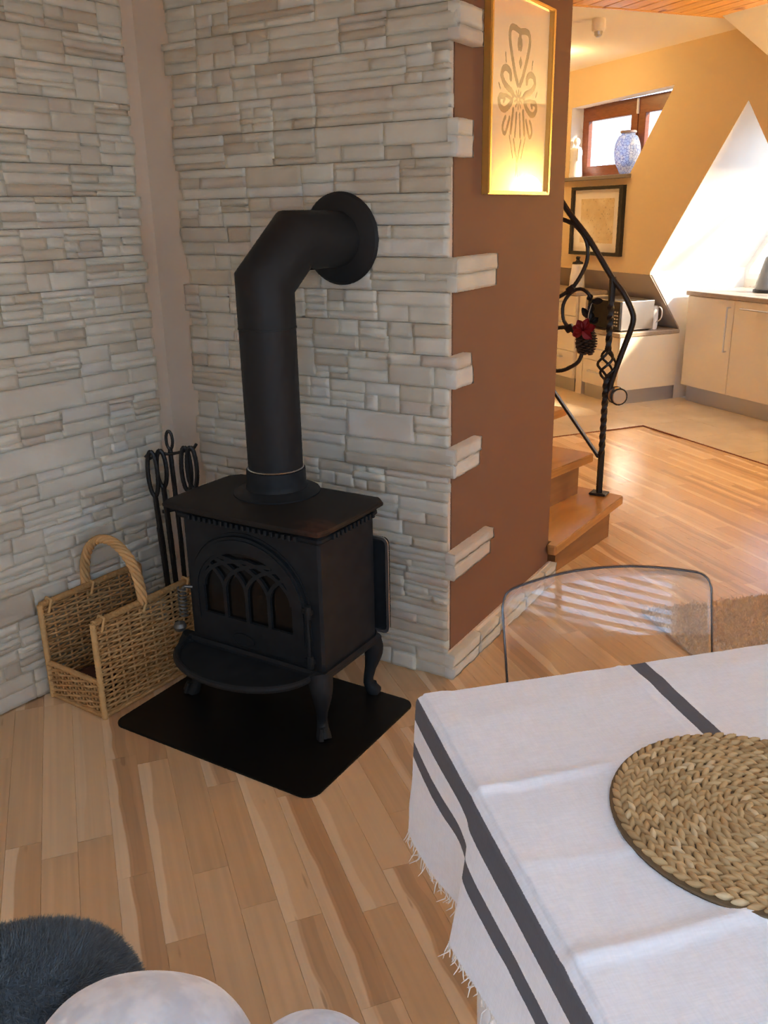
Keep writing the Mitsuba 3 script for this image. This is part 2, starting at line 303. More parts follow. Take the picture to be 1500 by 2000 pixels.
# the rest of the room, outside the picture
xb, yb = 3.42, -4.25
cl = kpoly([(0.45, -5.5), (6, -5.5), (6, GK), (0.45, GK)]).intersection(sbox(-2.5, yb - .1, xb + .1, 3.5))
skyl = [sbox(0.75, -3.4, 1.8, -1.9), sbox(2.15, -3.4, 3.2, -1.9)]
for q in skyl: cl = cl.difference(q)
struct('ceiling_living', prism(cl, 0.09, 2.51), 'm_white', 'white ceiling with roof windows', False)
for q in skyl: struct(f'window_{6 + skyl.index(q)}', cat(prism(q.buffer(.05, join_style=2).difference(q), 0.62, 2.60), prism(q.difference(q.buffer(-.05, join_style=2)), 0.05, 3.17)), 'm_white_lacquer')  # unseen; tall shafts added above the openings to stop direct sun
wr = sbox(yb, 0, 1.9, 2.5).difference(sbox(-3.4, 0.7, 0.0, 2.2))
struct('wall_right', frame(prism(wr, 0.1), (0, 1, 0), K3, (1, 0, 0), (xb, 0, 0)), 'm_white', None, False)
wf = sbox(-1.65, 0, 3.5, 2.5).difference(sbox(1.4, 0.3, 3.2, 2.15))
struct('wall_front', frame(prism(wf, 0.1), (1, 0, 0), K3, (0, -1, 0), (0, yb, 0)), 'm_white', None, False)
struct('wall_hidden', K(bx(-5.3, -5.2, -1.6, 3.9, 0, 2.6)), 'm_yellow')
a, b = np.array([-1.3, 0.935, 0]), kp(-5.2, -1.5); d = (b - a) / np.linalg.norm(b - a)
struct('wall_stairs', frame(bx(0, np.linalg.norm(b - a), -0.1, 0, 0, 2.6), d, np.array([d[1], -d[0], 0]), K3, a), 'm_white')
struct('window_4', cat(bx(xb + .02, xb + .08, -3.4, 0.0, .7, .76), bx(xb + .02, xb + .08, -3.4, 0.0, 2.14, 2.2), *[bx(xb + .02, xb + .08, y, y + .07, .76, 2.14) for y in (-3.4, -1.73, -0.07)]), 'm_white_lacquer')
for k in range(29): obj('slat', frame(bx(-3.3, 0.05, -0.017, 0.017, -0.001, 0.001), (0, 1, 0), (math.cos(.7), 0, -math.sin(.7)), (math.sin(.7), 0, math.cos(.7)), (xb - .04, -.1, .74 + k * .050)), 'm_white_lacquer', 'window_4', False)
struct('added_sun_eave', bx(xb + .1, xb + 1.6, -4.2, 1.0, 2.3, 2.36), 'm_white')  # unseen eave added to keep direct sun off the table
struct('window_5', cat(bx(1.4, 3.2, yb - .08, yb - .02, .3, .37), bx(1.4, 3.2, yb - .08, yb - .02, 2.08, 2.15), *[bx(x, x + .08, yb - .08, yb - .02, .37, 2.08) for x in (1.4, 2.26, 3.12)]), 'm_white_lacquer')

# ------------------------------------------------------------------ stacked stone
def stone(s0, s1, z0, z1, dep, dback, wrap, seed, rough=1.0):
    """one split-face piece: rough front sheet with edges that go back to the wall; (s, z, depth)"""
    nu = max(3, int((s1 - s0) / 0.013) + 1); nv = max(3, int((z1 - z0) / 0.011) + 1)
    u, v = np.meshgrid(np.linspace(s0, s1, nu), np.linspace(z0, z1, nv), indexing='ij')
    P = np.stack([u.ravel(), v.ravel(), np.zeros(nu * nv)], 1)
    f1 = meshkit.fbm(np.stack([P[:, 0] * 26, P[:, 1] * 34, np.full(len(P), seed * 3.7)], 1), 4)
    ridge = np.abs(meshkit.noise(np.stack([P[:, 0] * 40 + P[:, 1] * 22, P[:, 1] * 30, np.full(len(P), seed * 1.3)], 1)) - .5)
    su, sz = (P[:, 0] - (s0 + s1) / 2), (P[:, 1] - (z0 + z1) / 2)
    tilt = (math.sin(seed * 12.9) * 0.035 * su / max(s1 - s0, .05) * 0.1 + math.cos(seed * 7.7) * 0.03 * sz)
    d = dep + 0.0135 * rough * (f1 - 0.5) + 0.010 * rough * (0.2 - ridge) * (math.sin(seed * 3.1) > -0.3) + tilt
    eu = np.minimum(P[:, 0] - s0, s1 - P[:, 0]); ez = np.minimum(P[:, 1] - z0, z1 - P[:, 1]); e = np.minimum(eu, ez)
    d = d - 0.0014 * np.exp(-e / 0.0016)
    P[:, 0] += 0.0010 * (meshkit.noise(np.stack([P[:, 1] * 120, np.full(len(P), seed), P[:, 0] * 9], 1)) - .5) * 2 * (eu < 1e-6)
    P[:, 1] += 0.0009 * (meshkit.noise(np.stack([P[:, 0] * 90, np.full(len(P), seed + 4), P[:, 1] * 9], 1)) - .5) * 2 * (ez < 1e-6)
    P[:, 2] = np.maximum(d, dback + 0.002)
    i = np.arange(nu * nv).reshape(nu, nv)
    q = np.stack([i[:-1, :-1].ravel(), i[1:, :-1].ravel(), i[1:, 1:].ravel(), i[:-1, 1:].ravel()], 1)
    loop = np.concatenate([i[:, 0], i[-1, 1:], i[-2::-1, -1], i[0, -2:0:-1]])
    back = P[loop].copy(); back[:, 2] = dback
    n0 = len(P); k = len(loop); j = np.arange(k); j2 = (j + 1) % k
    side = np.stack([loop[j2], loop[j], n0 + j, n0 + j2], 1)
    V = np.vstack([P, back]); col = None
    return V, np.vstack([q, side]), f1
def stone_colour(V, seed, r):
    base = np.array([(0.66, 0.64, 0.575), (0.70, 0.68, 0.62), (0.61, 0.59, 0.53), (0.60, 0.55, 0.465), (0.54, 0.485, 0.41), (0.62, 0.565, 0.51), (0.68, 0.665, 0.63)][r])
    n = meshkit.fbm(np.stack([V[:, 0] * 13, V[:, 1] * 13, np.full(len(V), seed)], 1), 3)[:, None]
    stain = np.clip((meshkit.fbm(np.stack([V[:, 0] * 5, V[:, 1] * 7, np.full(len(V), 77.0 + seed * .02)], 1), 3)[:, None] - 0.52) / 0.15, 0, 1)
    c = base * np.array([.965, .985, .955]) * (0.86 + 0.28 * n)
    return np.clip(c * (1 - stain * 0.35) + stain * 0.35 * np.array([0.52, 0.455, 0.365]), 0, 1)
def split_panel(s0, s1, z0, z1):
    """one cast panel: layered pieces of several heights"""
    h, w = z1 - z0, s1 - s0
    out = []
    if w > 0.16 and rng.random() < 0.6:
        c = s0 + w * rng.uniform(0.3, 0.7)
        for a, b in ((s0, c), (c, s1)): out += layers(a, b, z0, z1)
        return out
    return layers(s0, s1, z0, z1)
def layers(s0, s1, z0, z1):
    h = z1 - z0; n = rng.choice([1, 2, 2, 3, 3, 4], p=[.06, .20, .16, .28, .16, .14])
    cuts = np.cumsum(rng.uniform(0.6, 1.4, n)); cuts = z0 + h * np.concatenate([[0], cuts / cuts[-1]])
    out = []
    for a, b in zip(cuts[:-1], cuts[1:]):
        w = s1 - s0
        if w > 0.12 and rng.random() < 0.45:
            c = s0 + w * rng.uniform(0.28, 0.72); out += [(s0, c, a, b), (c, s1, a, b)]
        else: out.append((s0, s1, a, b))
    return out
def clad(parent, rows, s0f, s1f, to_world, dback, s_lo, hole=None):
    """rows = heights; s0f and s1f give the ragged ends; to_world maps (s, z, d) columns to points"""
    made = []
    for ri, (z0, z1) in enumerate(zip(rows[:-1], rows[1:])):
        s, end = s0f(ri), s1f(ri)
        first = True
        while s < end - 1e-6:
            w = rng.uniform(0.17, 0.30) if first else rng.uniform(0.26, 0.42); first = False
            e = s + w
            if end - e < 0.13: e = end
            pd = rng.uniform(-0.0015, 0.0015)
            for (a, b, c, d) in split_panel(s + 0.0006, e - 0.0006, z0 + 0.0011, z1 - 0.0011):
                a2 = a - (rng.uniform(-.004, .007) if abs(a - s0f(ri)) < .002 else 0); b2 = b + (rng.uniform(-.006, .006) if abs(b - end) < .002 else 0)
                if b2 - a2 < 0.012: continue
                made.append((a2, b2, c, d, 0.0050 + pd + rng.uniform(-0.0040, 0.0050)))
            s = e
    made.sort(key=lambda q: -(q[1] - q[0]) * (q[3] - q[2]) * (1 if q[1] > s_lo else 0.2))
    rest = []
    for n, (a, b, c, d, dep) in enumerate(made):
        seed = rng.uniform(0, 100); V, Q, f1 = stone(a, b, c, d, dep, dback, None, seed, rng.choice([0.35, 0.7, 1.0, 1.5], p=[.25, .3, .3, .15]))
        col = stone_colour(V, seed, rng.choice(7, p=[.30, .24, .17, .09, .05, .06, .09]))
        M = tm(to_world(V), Q)
        if n < 300: obj('stone', M, 'm_stone', parent, True, color=col)
        else: rest.append((M, col))
    if rest: stuff(obj('small_stones', cat(*[r[0] for r in rest]), 'm_stone', parent, True, color=np.vstack([r[1] for r in rest])))
rowsA = [0.0, 0.09, 0.18, 0.27, 0.362, 0.455, 0.54, 0.624, 0.709, 0.803, 0.897, 0.989, 1.086, 1.181, 1.273, 1.372, 1.462, 1.55, 1.642, 1.742, 1.836, 1.932, 2.025, 2.12, 2.215, 2.31, 2.405, 2.498]
quoin = {(0.362, 0.455): 0.295, (0.709, 0.803): 0.192, (0.989, 1.086): 0.124, (1.273, 1.372): 0.288, (1.642, 1.742): 0.116, (1.932, 2.025): 0.148, (2.31, 2.405): 0.25}
edgeA = [-1.035 + 0.012 * math.sin(i * 2.3) for i in range(40)]
clad('wall_back', rowsA, lambda i: edgeA[i], lambda i: 0.016 if (rowsA[i], rowsA[i + 1]) in quoin else -0.006, lambda V: np.stack([V[:, 0], -V[:, 2] + 0.004, V[:, 1]], 1), -0.010, -9)
rowsL = [max(0.0, 0.833 + 0.0911 * k) for k in range(-9, 19)]; rowsL[0] = 0.0; rowsL[-1] = min(rowsL[-1], 2.49)
clad('wall_left', rowsL, lambda i: 0.0 + 0.004 * math.sin(i * 3.1), lambda i: 1.15, lambda V: LP - V[:, :1] * LD + V[:, 2:] * LN + V[:, 1:2] * K3, -0.012, -9)
# corner stones that turn onto the brown wall, and the stone skirting below it
def arm(parent, y0, y1, z0, z1, name):
    n = 2 if z1 - z0 > 0.05 else 1; cuts = np.linspace(z0 + .0008, z1 - .0008, n + 1) + np.concatenate([[0], rng.uniform(-.012, .012, n - 1), [0]])
    for a, b in zip(cuts[:-1], cuts[1:]):
        V, Q, _ = stone(y0, y1 + rng.uniform(-.012, .008), a, b, 0.018 + rng.uniform(-.002, .004), -0.012, None, rng.uniform(0, 100), 0.7)
        obj(name, tm(np.stack([V[:, 2], V[:, 0], V[:, 1]], 1), Q), 'm_stone', parent, True, color=stone_colour(V, rng.uniform(0, 100), rng.choice([0, 1, 5, 6])))
for (z0, z1), ln in quoin.items(): arm('wall_partition', -0.002, ln, z0, z1, 'corner_stone')
struct('baseboard_partition', bx(-0.0119, -0.004, 0.02, 0.95, 0, 0.09), 'm_beige', 'stone skirting along the brown wall')
yy = 0.0
for w in (0.22, 0.17, 0.25, 0.20, 0.13):
    arm('baseboard_partition', yy, yy + w - .002, 0.0, 0.078 + rng.uniform(-.006, .012), 'stone'); yy += w

# ------------------------------------------------------------------ stove
hp = Polygon([(-0.785, -0.765), (-0.018, -0.765), (-0.018, -0.188), (-0.785, -0.188)])
hp = hp.buffer(-0.045).buffer(0.045)
k = thing('hearth_plate', 'glossy black floor plate with rounded corners under the stove', 'floor plate')
obj('plate', cat(prism(hp, 0.0035, 0.0005), prism(hp.buffer(-0.003), 0.002, 0.004)), 'm_hearth', k)
st = thing('wood_stove', 'black cast iron wood stove with an arched glass door on four legs', 'stove')
def xz(mesh, y): return frame(mesh, (1, 0, 0), K3, (0, -1, 0), (0, y, 0))       # drawn in x, z; grows towards the viewer
ZB = 0.006
obj('body', cat(bx(-0.672, -0.156, -0.492, -0.20, 0.205, 0.645, 0.008), bx(-0.690, -0.140, -0.508, -0.188, 0.195, 0.222, 0.008), bx(-0.686, -0.142, -0.506, -0.192, 0.622, 0.650, 0.010)), 'm_iron', st)
def plate(x0, x1, y0, y1, bow, ch, off):
    x0, x1, y0, y1 = x0 + off, x1 - off, y0 + off, y1 - off
    t = np.linspace(-1, 1, 15)
    return np.vstack([np.stack([(x0 + x1) / 2 + t * ((x1 - x0) / 2 - ch * .4), y0 - bow * (1 - t * t)], 1), [[x1, y0 + ch], [x1 + .004, (y0 + y1) / 2], [x1, y1 - ch], [x1 - ch, y1], [x0 + ch, y1], [x0, y1 - ch], [x0 - .004, (y0 + y1) / 2], [x0, y0 + ch]]])
rings = [(0.645, 0.034), (0.650, 0.026), (0.657, 0.008), (0.662, 0.001), (0.670, 0.0), (0.675, 0.004), (0.679, 0.016), (0.682, 0.05)]
pr = [np.c_[plate(-0.722, -0.118, -0.532, -0.175, 0.012, 0.03, o), np.full(23, z)] for z, o in rings]
n = 23; v = np.vstack(pr + [[np.mean(pr[-1], 0)], [np.mean(pr[0], 0)]]); f = []
for i in range(len(pr) - 1):
    for j in range(n): f += [(i * n + j, i * n + (j + 1) % n, (i + 1) * n + (j + 1) % n), (i * n + j, (i + 1) * n + (j + 1) % n, (i + 1) * n + j)]
for j in range(n): f += [((len(pr) - 1) * n + j, (len(pr) - 1) * n + (j + 1) % n, len(v) - 2), ((j + 1) % n, j, len(v) - 1)]
top = obj('top_plate', tm(v, f), 'm_iron_top', st, 25)
obj('dentil_strip', cat(*[bx(-0.625 + i * 0.021, -0.614 + i * 0.021, -0.520, -0.500, 0.628, 0.646, .002) for i in range(20)], *[bx(-0.150, -0.132, -0.45 + i * 0.021, -0.439 + i * 0.021, 0.628, 0.646, .002) for i in range(11)]), 'm_iron', st)
cx, hw, zs, z0 = -0.425, 0.170, 0.415, 0.325
def arch(hw, zs, rise, z0, n=40):
    t = np.linspace(0, math.pi, n)
    return Polygon([(cx - hw, z0), (cx + hw, z0)] + [(cx + hw * math.cos(a), zs + rise * math.sin(a)) for a in t])
opening = arch(hw, zs, 0.132, z0)
door_out = unary_union([arch(0.222, 0.395, 0.205, 0.238), sbox(cx - 0.222, 0.238, cx + 0.222, 0.3)])
dr_ = obj('door', cat(xz(prism(door_out.difference(opening), 0.012), -0.492), xz(prism(arch(0.214, 0.395, 0.196, 0.30).difference(arch(0.190, 0.405, 0.150, 0.29)), 0.005), -0.504)), 'm_iron', st)
obj('groove', xz(prism(arch(0.232, 0.395, 0.215, 0.238).difference(arch(0.228, 0.395, 0.211, 0.238)), 0.003), -0.492), 'm_iron', st)
bars = []
sp = 2 * hw / 4
for i in range(5):
    xi = cx - hw + i * sp
    if 0 < i < 4: bars.append(LineString([(xi, z0 - .01), (xi, zs)]))
    for sg in (-1, 1):
        Rr = 2 * sp; bars.append(LineString([(xi + sg * 0.19 * (1 - math.cos(a)), zs + 0.108 * math.sin(a)) for a in np.linspace(0, 1.55, 18)]))
tr = unary_union([b.buffer(0.0062, cap_style=2) for b in bars]).intersection(opening.buffer(0.003))
obj('tracery', xz(prism(tr, 0.014), -0.490), 'm_iron', dr_)
panes = opening.difference(tr)
for g in sorted(panes.geoms, key=lambda g: -g.area):
    if g.area > 2e-4: obj('pane', xz(prism(g.buffer(0.002), 0.003), -0.4905), 'm_pane_dark', dr_, False)
bad = Point(0, 0).buffer(1, 32)
from shapely import affinity
oval = affinity.translate(affinity.scale(bad, 0.043, 0.021), -0.447, 0.262)
obj('badge', cat(xz(prism(oval, 0.004), -0.503), xz(prism(oval.difference(affinity.scale(oval, .9, .86)), 0.003), -0.506)), 'm_iron', dr_)
for z in (0.415, 0.255): obj('hinge', cat(lathe([(0, z - .022), (.010, z - .02), (.012, z), (.010, z + .02), (0, z + .022)], 14, (-0.192, -0.510, 0)), bx(-.215, -.18, -.512, -.497, z - .008, z + .008, .002)), 'm_iron', st)
obj('hinge_rod', lathe([(0, .25), (.005, .25), (.005, .42), (0, .42)], 10, (-0.192, -0.512, 0)), 'm_iron', st)
# coil handle left of the door
t = np.linspace(0, 1, 140)
obj('door_handle', cat(tube(np.stack([-0.665 - 0.012 * np.cos(t * 50), -0.53 - 0.012 * np.sin(t * 50), 0.40 - 0.10 * t], 1), 0.0028, 6), tube([(-0.64, -0.508, 0.40), (-0.655, -0.525, 0.405), (-0.665, -0.53, 0.39)], 0.006, 8)), 'm_dull', st)
obj('knob', lathe([(0, -.018), (.016, -.012), (.021, 0), (.016, .012), (0, .018)], 18, (-0.672, -0.545, 0.272)), 'm_dull', st)
# ash lip
t = np.linspace(-1, 1, 40)
lip = np.stack([-0.430 + 0.245 * np.sin(t * math.pi / 2), -0.500 - 0.185 * np.cos(t * math.pi / 2) ** 0.9], 1)
lp = Polygon(np.vstack([lip, [[-0.185, -0.49], [-0.675, -0.49]]])).buffer(0)
obj('ash_lip', cat(prism(lp, 0.010, 0.196), tube(np.c_[lip, np.full(40, 0.210)], 0.011, 10)), 'm_iron', st)
def leg(x, y, sx, sy):
    P = spline([(x - sx * .012, y - sy * .012, .208), (x + sx * .004, y + sy * .004, .165), (x - sx * .004, y - sy * .004, .10), (x - sx * .010, y - sy * .010, .055), (x - sx * .004, y - sy * .004, .028), (x + sx * .006, y + sy * .006, .006)], 5)
    r = np.interp(P[:, 2], [.006, .02, .035, .06, .10, .16, .21], [.024, .023, .019, .016, .019, .032, .040])
    foot = [tube([(x + sx * .004 + d, y + sy * .004 - e, .045), (x + sx * .010 + d * 1.4, y + sy * .010 - e * 1.4, .012)], [.006, .009], 8) for d, e in ((-.012, -.0), (0, 0), (.0, .012))]
    return cat(tube(P, r, 12), *foot)
for x, y, sx, sy in ((-0.160, -0.505, 1, -1), (-0.690, -0.495, -1, -1), (-0.172, -0.205, 1, 1), (-0.680, -0.205, -1, 1)): obj('leg', leg(x, y, sx, sy), 'm_iron', st)
# heat shield plate at the back
hs = sbox(-0.60, 0.225, -0.120, 0.545).buffer(-0.02).buffer(0.02)
obj('heat_shield', xz(prism(hs, 0.012), -0.170), 'm_iron', st)
obj('shield_edge', xz(prism(hs.buffer(.004).difference(hs.buffer(-.006)), 0.005), -0.182), 'm_steel', st)
# ------------------------------------------------------------------ stove pipe
fp = thing('stove_pipe', 'black stove pipe rising from the stove and bending into the wall', 'stove pipe')
ax, ay = -0.452, -0.292
hd = np.array([-0.370 - ax, 0.0 - ay, 0]); hl = np.linalg.norm(hd); hd /= hl
rp = 0.0845
def cyl_sections(path, r, n=44):
    P = np.asarray(path, float); ang = np.arange(n) * 2 * math.pi / n; side = np.array([hd[1], -hd[0], 0]); rr = []
    for i, c in enumerate(P):
        d0 = P[i] - P[i - 1] if i > 0 else P[1] - P[0]; d1 = P[i + 1] - P[i] if i < len(P) - 1 else d0
        d0, d1 = d0 / np.linalg.norm(d0), d1 / np.linalg.norm(d1); t = (d0 + d1) / np.linalg.norm(d0 + d1)
        up = np.cross(side, t); up /= np.linalg.norm(up)
        rr.append(c + r * (np.cos(ang)[:, None] * side + np.sin(ang)[:, None] * up / max(t @ d1, .3)))
    f = []
    for i in range(len(P) - 1):
        for j in range(n): f += [(i * n + j, i * n + (j + 1) % n, (i + 1) * n + (j + 1) % n), (i * n + j, (i + 1) * n + (j + 1) % n, (i + 1) * n + j)]
    x = tm(np.vstack(rr), f); x.fix_normals(); return x
bs = np.array([ax, ay, 0.0])
obj('lower_pipe', cyl_sections([bs + [0, 0, .76], bs + [0, 0, 1.185]], rp), 'm_flue', fp, 25)
obj('elbow', cyl_sections([bs + [0, 0, 1.186], bs + [0, 0, 1.312], bs + [0, 0, 1.424] + hd * .112, bs + [0, 0, 1.424] + hd * .185], rp + .0008), 'm_flue', fp, 20)
obj('upper_pipe', cyl_sections([bs + [0, 0, 1.424] + hd * .185, bs + [0, 0, 1.424] + hd * (hl - .0)], rp - .001), 'm_flue', fp, 25)
for z in (1.185,): obj('seam', lathe([(rp - .002, z - .003), (rp + .0022, z - .002), (rp + .0022, z + .002), (rp - .002, z + .003)], 44, bs), 'm_flue', fp)
obj('collar', lathe([(0.135, .679), (.135, .686), (.120, .690), (.096, .700), (.092, .715), (.0915, .752), (.0905, .758), (.084, .759)], 44, bs), 'm_iron', fp, 40)
obj('seal_ring', lathe([(.083, .7585), (.0875, .7605), (.083, .764)], 44, bs), 'm_steel', fp)
fl = lathe([(.080, .0), (.136, .0), (.137, .004), (.130, .012), (.086, .026), (.080, .026)], 56)
obj('wall_flange', frame(fl, (1, 0, 0), K3, (0, -1, 0), (-0.374, -0.006, 1.424)), 'm_flue', fp, 30)

# ------------------------------------------------------------------ wicker log basket
def weave(o, e1, e2, nrm, w, h, stakes, pitch=0.0090, rad=0.0041, amp=0.0062):
    o, e1, e2, nrm = (np.asarray(q, float) for q in (o, e1, e2, nrm)); ms, cs = [], []
    n = stakes; s = np.linspace(0, w, (n - 1) * 4 + 1)
    for r in range(int(h / pitch)):
        z = (r + .5) * pitch; ph = math.pi * (r % 2)
        y = amp * np.cos(s / w * (n - 1) * math.pi + ph)
        p = o + s[:, None] * e1 + (z + 0.0012 * np.sin(s * 37 + r * 1.7))[:, None] * e2 + y[:, None] * nrm
        x = tube(p, rad * (1 + .12 * math.sin(r * 2.7)), 6, cap=False); ms.append(x)
        c = np.array([(0.47, 0.275, 0.115), (0.55, 0.345, 0.16), (0.40, 0.22, 0.085), (0.50, 0.30, 0.13)][rng.integers(4)]) * rng.uniform(.85, 1.12)
        cs.append(np.tile(c, (len(x.vertices), 1)))
    for i in range(n):
        p = o + e1 * (w * i / (n - 1)); x = tube([p, p + e2 * h * .5, p + e2 * (h + .004)], .0046, 6); ms.append(x); cs.append(np.tile((0.50, 0.30, 0.13), (len(x.vertices), 1)))
    return cat(*ms), np.vstack(cs)
def wound(path, r=0.0085, c=(0.60, 0.385, 0.17)):
    P = np.asarray(path, float); L = np.concatenate([[0], np.cumsum(np.linalg.norm(np.diff(P, axis=0), axis=1))]); n = int(L[-1] / 0.0032)
    q = np.stack([np.interp(np.linspace(0, L[-1], n), L, P[:, i]) for i in range(3)], 1)
    x = tube(q, r * (0.86 + 0.16 * np.abs(np.sin(np.arange(n) * 0.9))), 8); return x, np.tile(c, (len(x.vertices), 1))
def brot(x):
    x = x.copy(); x.apply_transform(trimesh.transformations.rotation_matrix(math.radians(-2.6), K3, (BX1, BY0, 0))); return x
bk = thing('log_basket', 'open ended wicker log basket with an arched handle, left of the stove', 'basket')
BX0, BX1, BY0, BY1, BH = -1.086, -0.828, -0.752, -0.345, 0.33
side_slope = 0.008
for x, nx in ((BX0, 1), (BX1, 1)):
    q, c = weave((x, BY0, .006), (0, 1, 0), (0, 0, 1), (nx, 0, 0), BY1 - BY0, BH - .006, 10); obj('side_panel', brot(q), 'm_tint', bk, True, color=c)
q, c = weave((BX0, BY0, .006), (1, 0, 0), K3, (0, -1, 0), BX1 - BX0, .118, 9); obj('front_panel', brot(q), 'm_tint', bk, True, color=c)
q, c = weave((BX0, BY1, .006), (1, 0, 0), K3, (0, -1, 0), BX1 - BX0, .118, 9); obj('back_panel', brot(q), 'm_tint', bk, True, color=c)
q, c = weave((BX0, BY0, .012), (1, 0, 0), (0, 1, 0), K3, BX1 - BX0, BY1 - BY0, 9, .011, .0055); obj('bottom', brot(q), 'm_tint', bk, True, color=c)
rims = []
for x in (BX0, BX1):
    rims += [wound([(x, BY0, .0), (x, BY0, BH)], .0105), wound([(x, BY1, .0), (x, BY1, BH)], .0105), wound([(x, BY0, BH), (x, BY1, BH)], .011, (0.46, 0.27, 0.11)), wound([(x, BY0, .009), (x, BY1, .009)], .009, (0.46, 0.27, 0.11))]
for y in (BY0, BY1): rims += [wound([(BX0, y, .127), (BX1, y, .127)], .009, (0.50, 0.30, 0.13)), wound([(BX0, y, .009), (BX1, y, .009)], .009, (0.46, 0.27, 0.11))]
for x in (BX0, BX1):
    for y in (BY0 + .025, -0.56, BY1 - .03): rims.append(wound([(x - .016, y + .012, BH + .010), (x - .013, y, BH - .03), (x + .013, y - .004, BH - .03), (x + .016, y + .008, BH + .010), (x - .016, y + .012, BH + .010)], .005))
obj('rim', brot(cat(*[r[0] for r in rims])), 'm_tint', bk, True, color=np.vstack([r[1] for r in rims]))
hb, hc = [], []
for ph in range(5):
    t = np.linspace(0, math.pi, 90); r0 = 0.0085; a = t * 9 + ph * 2 * math.pi / 5
    rad = 0.140 + r0 * np.cos(a)
    P = np.stack([-0.960 - rad * np.cos(t), -0.56 + 1.4 * r0 * np.sin(a), 0.325 + (0.192 + r0 * np.cos(a)) * np.sin(t) ** .85], 1)
    x = tube(P, .0068, 7); hb.append(x); hc.append(np.tile(np.array((0.58, 0.355, 0.155)) * (0.9 + .06 * ph), (len(x.vertices), 1)))
obj('handle', brot(cat(*hb)), 'm_tint', bk, True, color=np.vstack(hc))
k = thing('firewood_log', 'dark brown round log lying in the wicker basket', 'log')
obj('bark', lathe([(0, .022), (.064, .022), (.068, .04), (.067, .082), (.064, .086), (0, .086)], 28, (-0.955, -0.672, 0)), 'm_tint', k, color=(0.045, 0.022, 0.016))
obj('cut_end', lathe([(0, .088), (.052, .088), (.056, .085)], 28, (-0.955, -0.672, 0)), 'm_tint', k, color=(0.075, 0.035, 0.026))

# ------------------------------------------------------------------ fire irons
RV = np.array([0.852, 0.523, 0]); FO = np.array([-0.985, -0.197, 0])     # plane of the set
def fi(a, z, d=0.0): return FO + RV * a + np.array([0.523, -0.852, 0]) * d + K3 * z
k = thing('fire_iron_stand', 'black iron stand for fire tools in the corner behind the stove', 'fire tool stand')
obj('pole', cat(tube([fi(.0, .02), fi(.0, .4), fi(-.006, .70), fi(-.006, .73)], .0085, 10), tube([fi(-.006 + .011 * math.sin(a), .762 + .032 * -math.cos(a)) for a in np.linspace(0, 2 * math.pi, 22)], .0055, 8)), 'm_wrought', k)
obj('cross_bar', tube(spline([fi(-.088, .716, .03), fi(-.07, .706, .03), fi(-.045, .722, .02), fi(-.005, .715, .012), fi(.05, .728, .02), fi(.078, .735, .02), fi(.092, .752, .02)], 5), .0052, 8), 'm_wrought', k)
obj('brace', tube([fi(-.055, .50), fi(.0, .51)], .007, 8), 'm_wrought', k)
obj('base', lathe([(0, 0), (.085, 0), (.085, .010), (.05, .018), (.012, .022), (0, .022)], 30, FO), 'm_wrought', k)
def loop(a, zt, zb, w, d): return tube([fi(a + w * math.sin(t), (zt + zb) / 2 + (zt - zb) / 2 * math.cos(t), d) for t in np.linspace(0, 2 * math.pi, 30)], .0078, 8)
def iron(name, label, a, zt, zb, d, lean, tip, category):
    k = thing(name, label, category)
    obj('grip', loop(a, zt, zb, .0165, d), 'm_wrought', k)
    P = np.array([fi(a, zb, d), fi(a + lean * .5, (zb + .2) / 2, d), fi(a + lean, .10, d)])
    obj('shaft', tube(P, [.009, .0105, .008], 8), 'm_wrought', k); tip(k, a + lean, d)
iron('fire_tongs', 'black fire tongs with long loop grip, leftmost on the stand', -.062, .735, .575, .050, .016, lambda k, a, d: obj('jaw', tube([fi(a - .012, .46, d), fi(a - .006, .25, d), fi(a, .09, d)], [.014, .011, .007], 8, flat=(1, .6)), 'm_wrought', k), 'fire tongs')
iron('fire_shovel', 'black fire shovel hanging beside the tongs on the stand', -.036, .732, .60, .026, .012, lambda k, a, d: obj('blade', frame(rbx(-.045, .045, -.003, .003, .07, .20, .0028), RV, (.523, -.852, 0), K3, fi(a, 0, d)), 'm_wrought', k), 'fire shovel')
iron('fire_poker', 'black fire poker with open loop grip, right of the pole', .050, .742, .585, .028, -.012, lambda k, a, d: obj('hook', tube([fi(a, .10, d), fi(a, .06, d), fi(a + .03, .05, d)], .006, 8), 'm_wrought', k), 'fire poker')
iron('fire_brush', 'black hearth brush at the right end of the tool stand', .076, .748, .60, .052, -.012, lambda k, a, d: obj('bristles', lathe([(0, .06), (.028, .06), (.022, .14), (.008, .16), (0, .16)], 16, fi(a, 0, d)), 'm_wrought', k), 'hearth brush')

# ------------------------------------------------------------------ picture on the brown wall
pc = thing('framed_ornament', 'tall gold framed picture of a scrolled folk ornament on the brown wall', 'picture')
PY0, PY1, PZ0, PZ1 = 0.222, 0.722, 1.545, 2.115
def yz(mesh, x): return frame(mesh, (0, 1, 0), K3, (1, 0, 0), (x, 0, 0))
fo, fin = sbox(PY0, PZ0, PY1, PZ1), sbox(PY0 + .017, PZ0 + .011, PY1 - .022, PZ1 - .011)
obj('frame', cat(yz(prism(fo.difference(fin), .022), -.011), yz(prism(fo.buffer(-.003, join_style=2).difference(fin.buffer(.004, join_style=2)), .003), .011)), 'm_gold', pc)
obj('paper', yz(prism(fin, .004), -.006), 'm_cream', pc, False)
def P2(pts, mirror=False):
    q = np.array(pts, float); cxz, y = 0.4815, []
    u = (q[:, 0] - 770 - 0.02 * (q[:, 1] - 800) * -1) * 0.00088; z = 2.070 - (q[:, 1] - 90) * 0.000317
    return np.stack([cxz + (-u if mirror else u) - 0.02, z], 1)
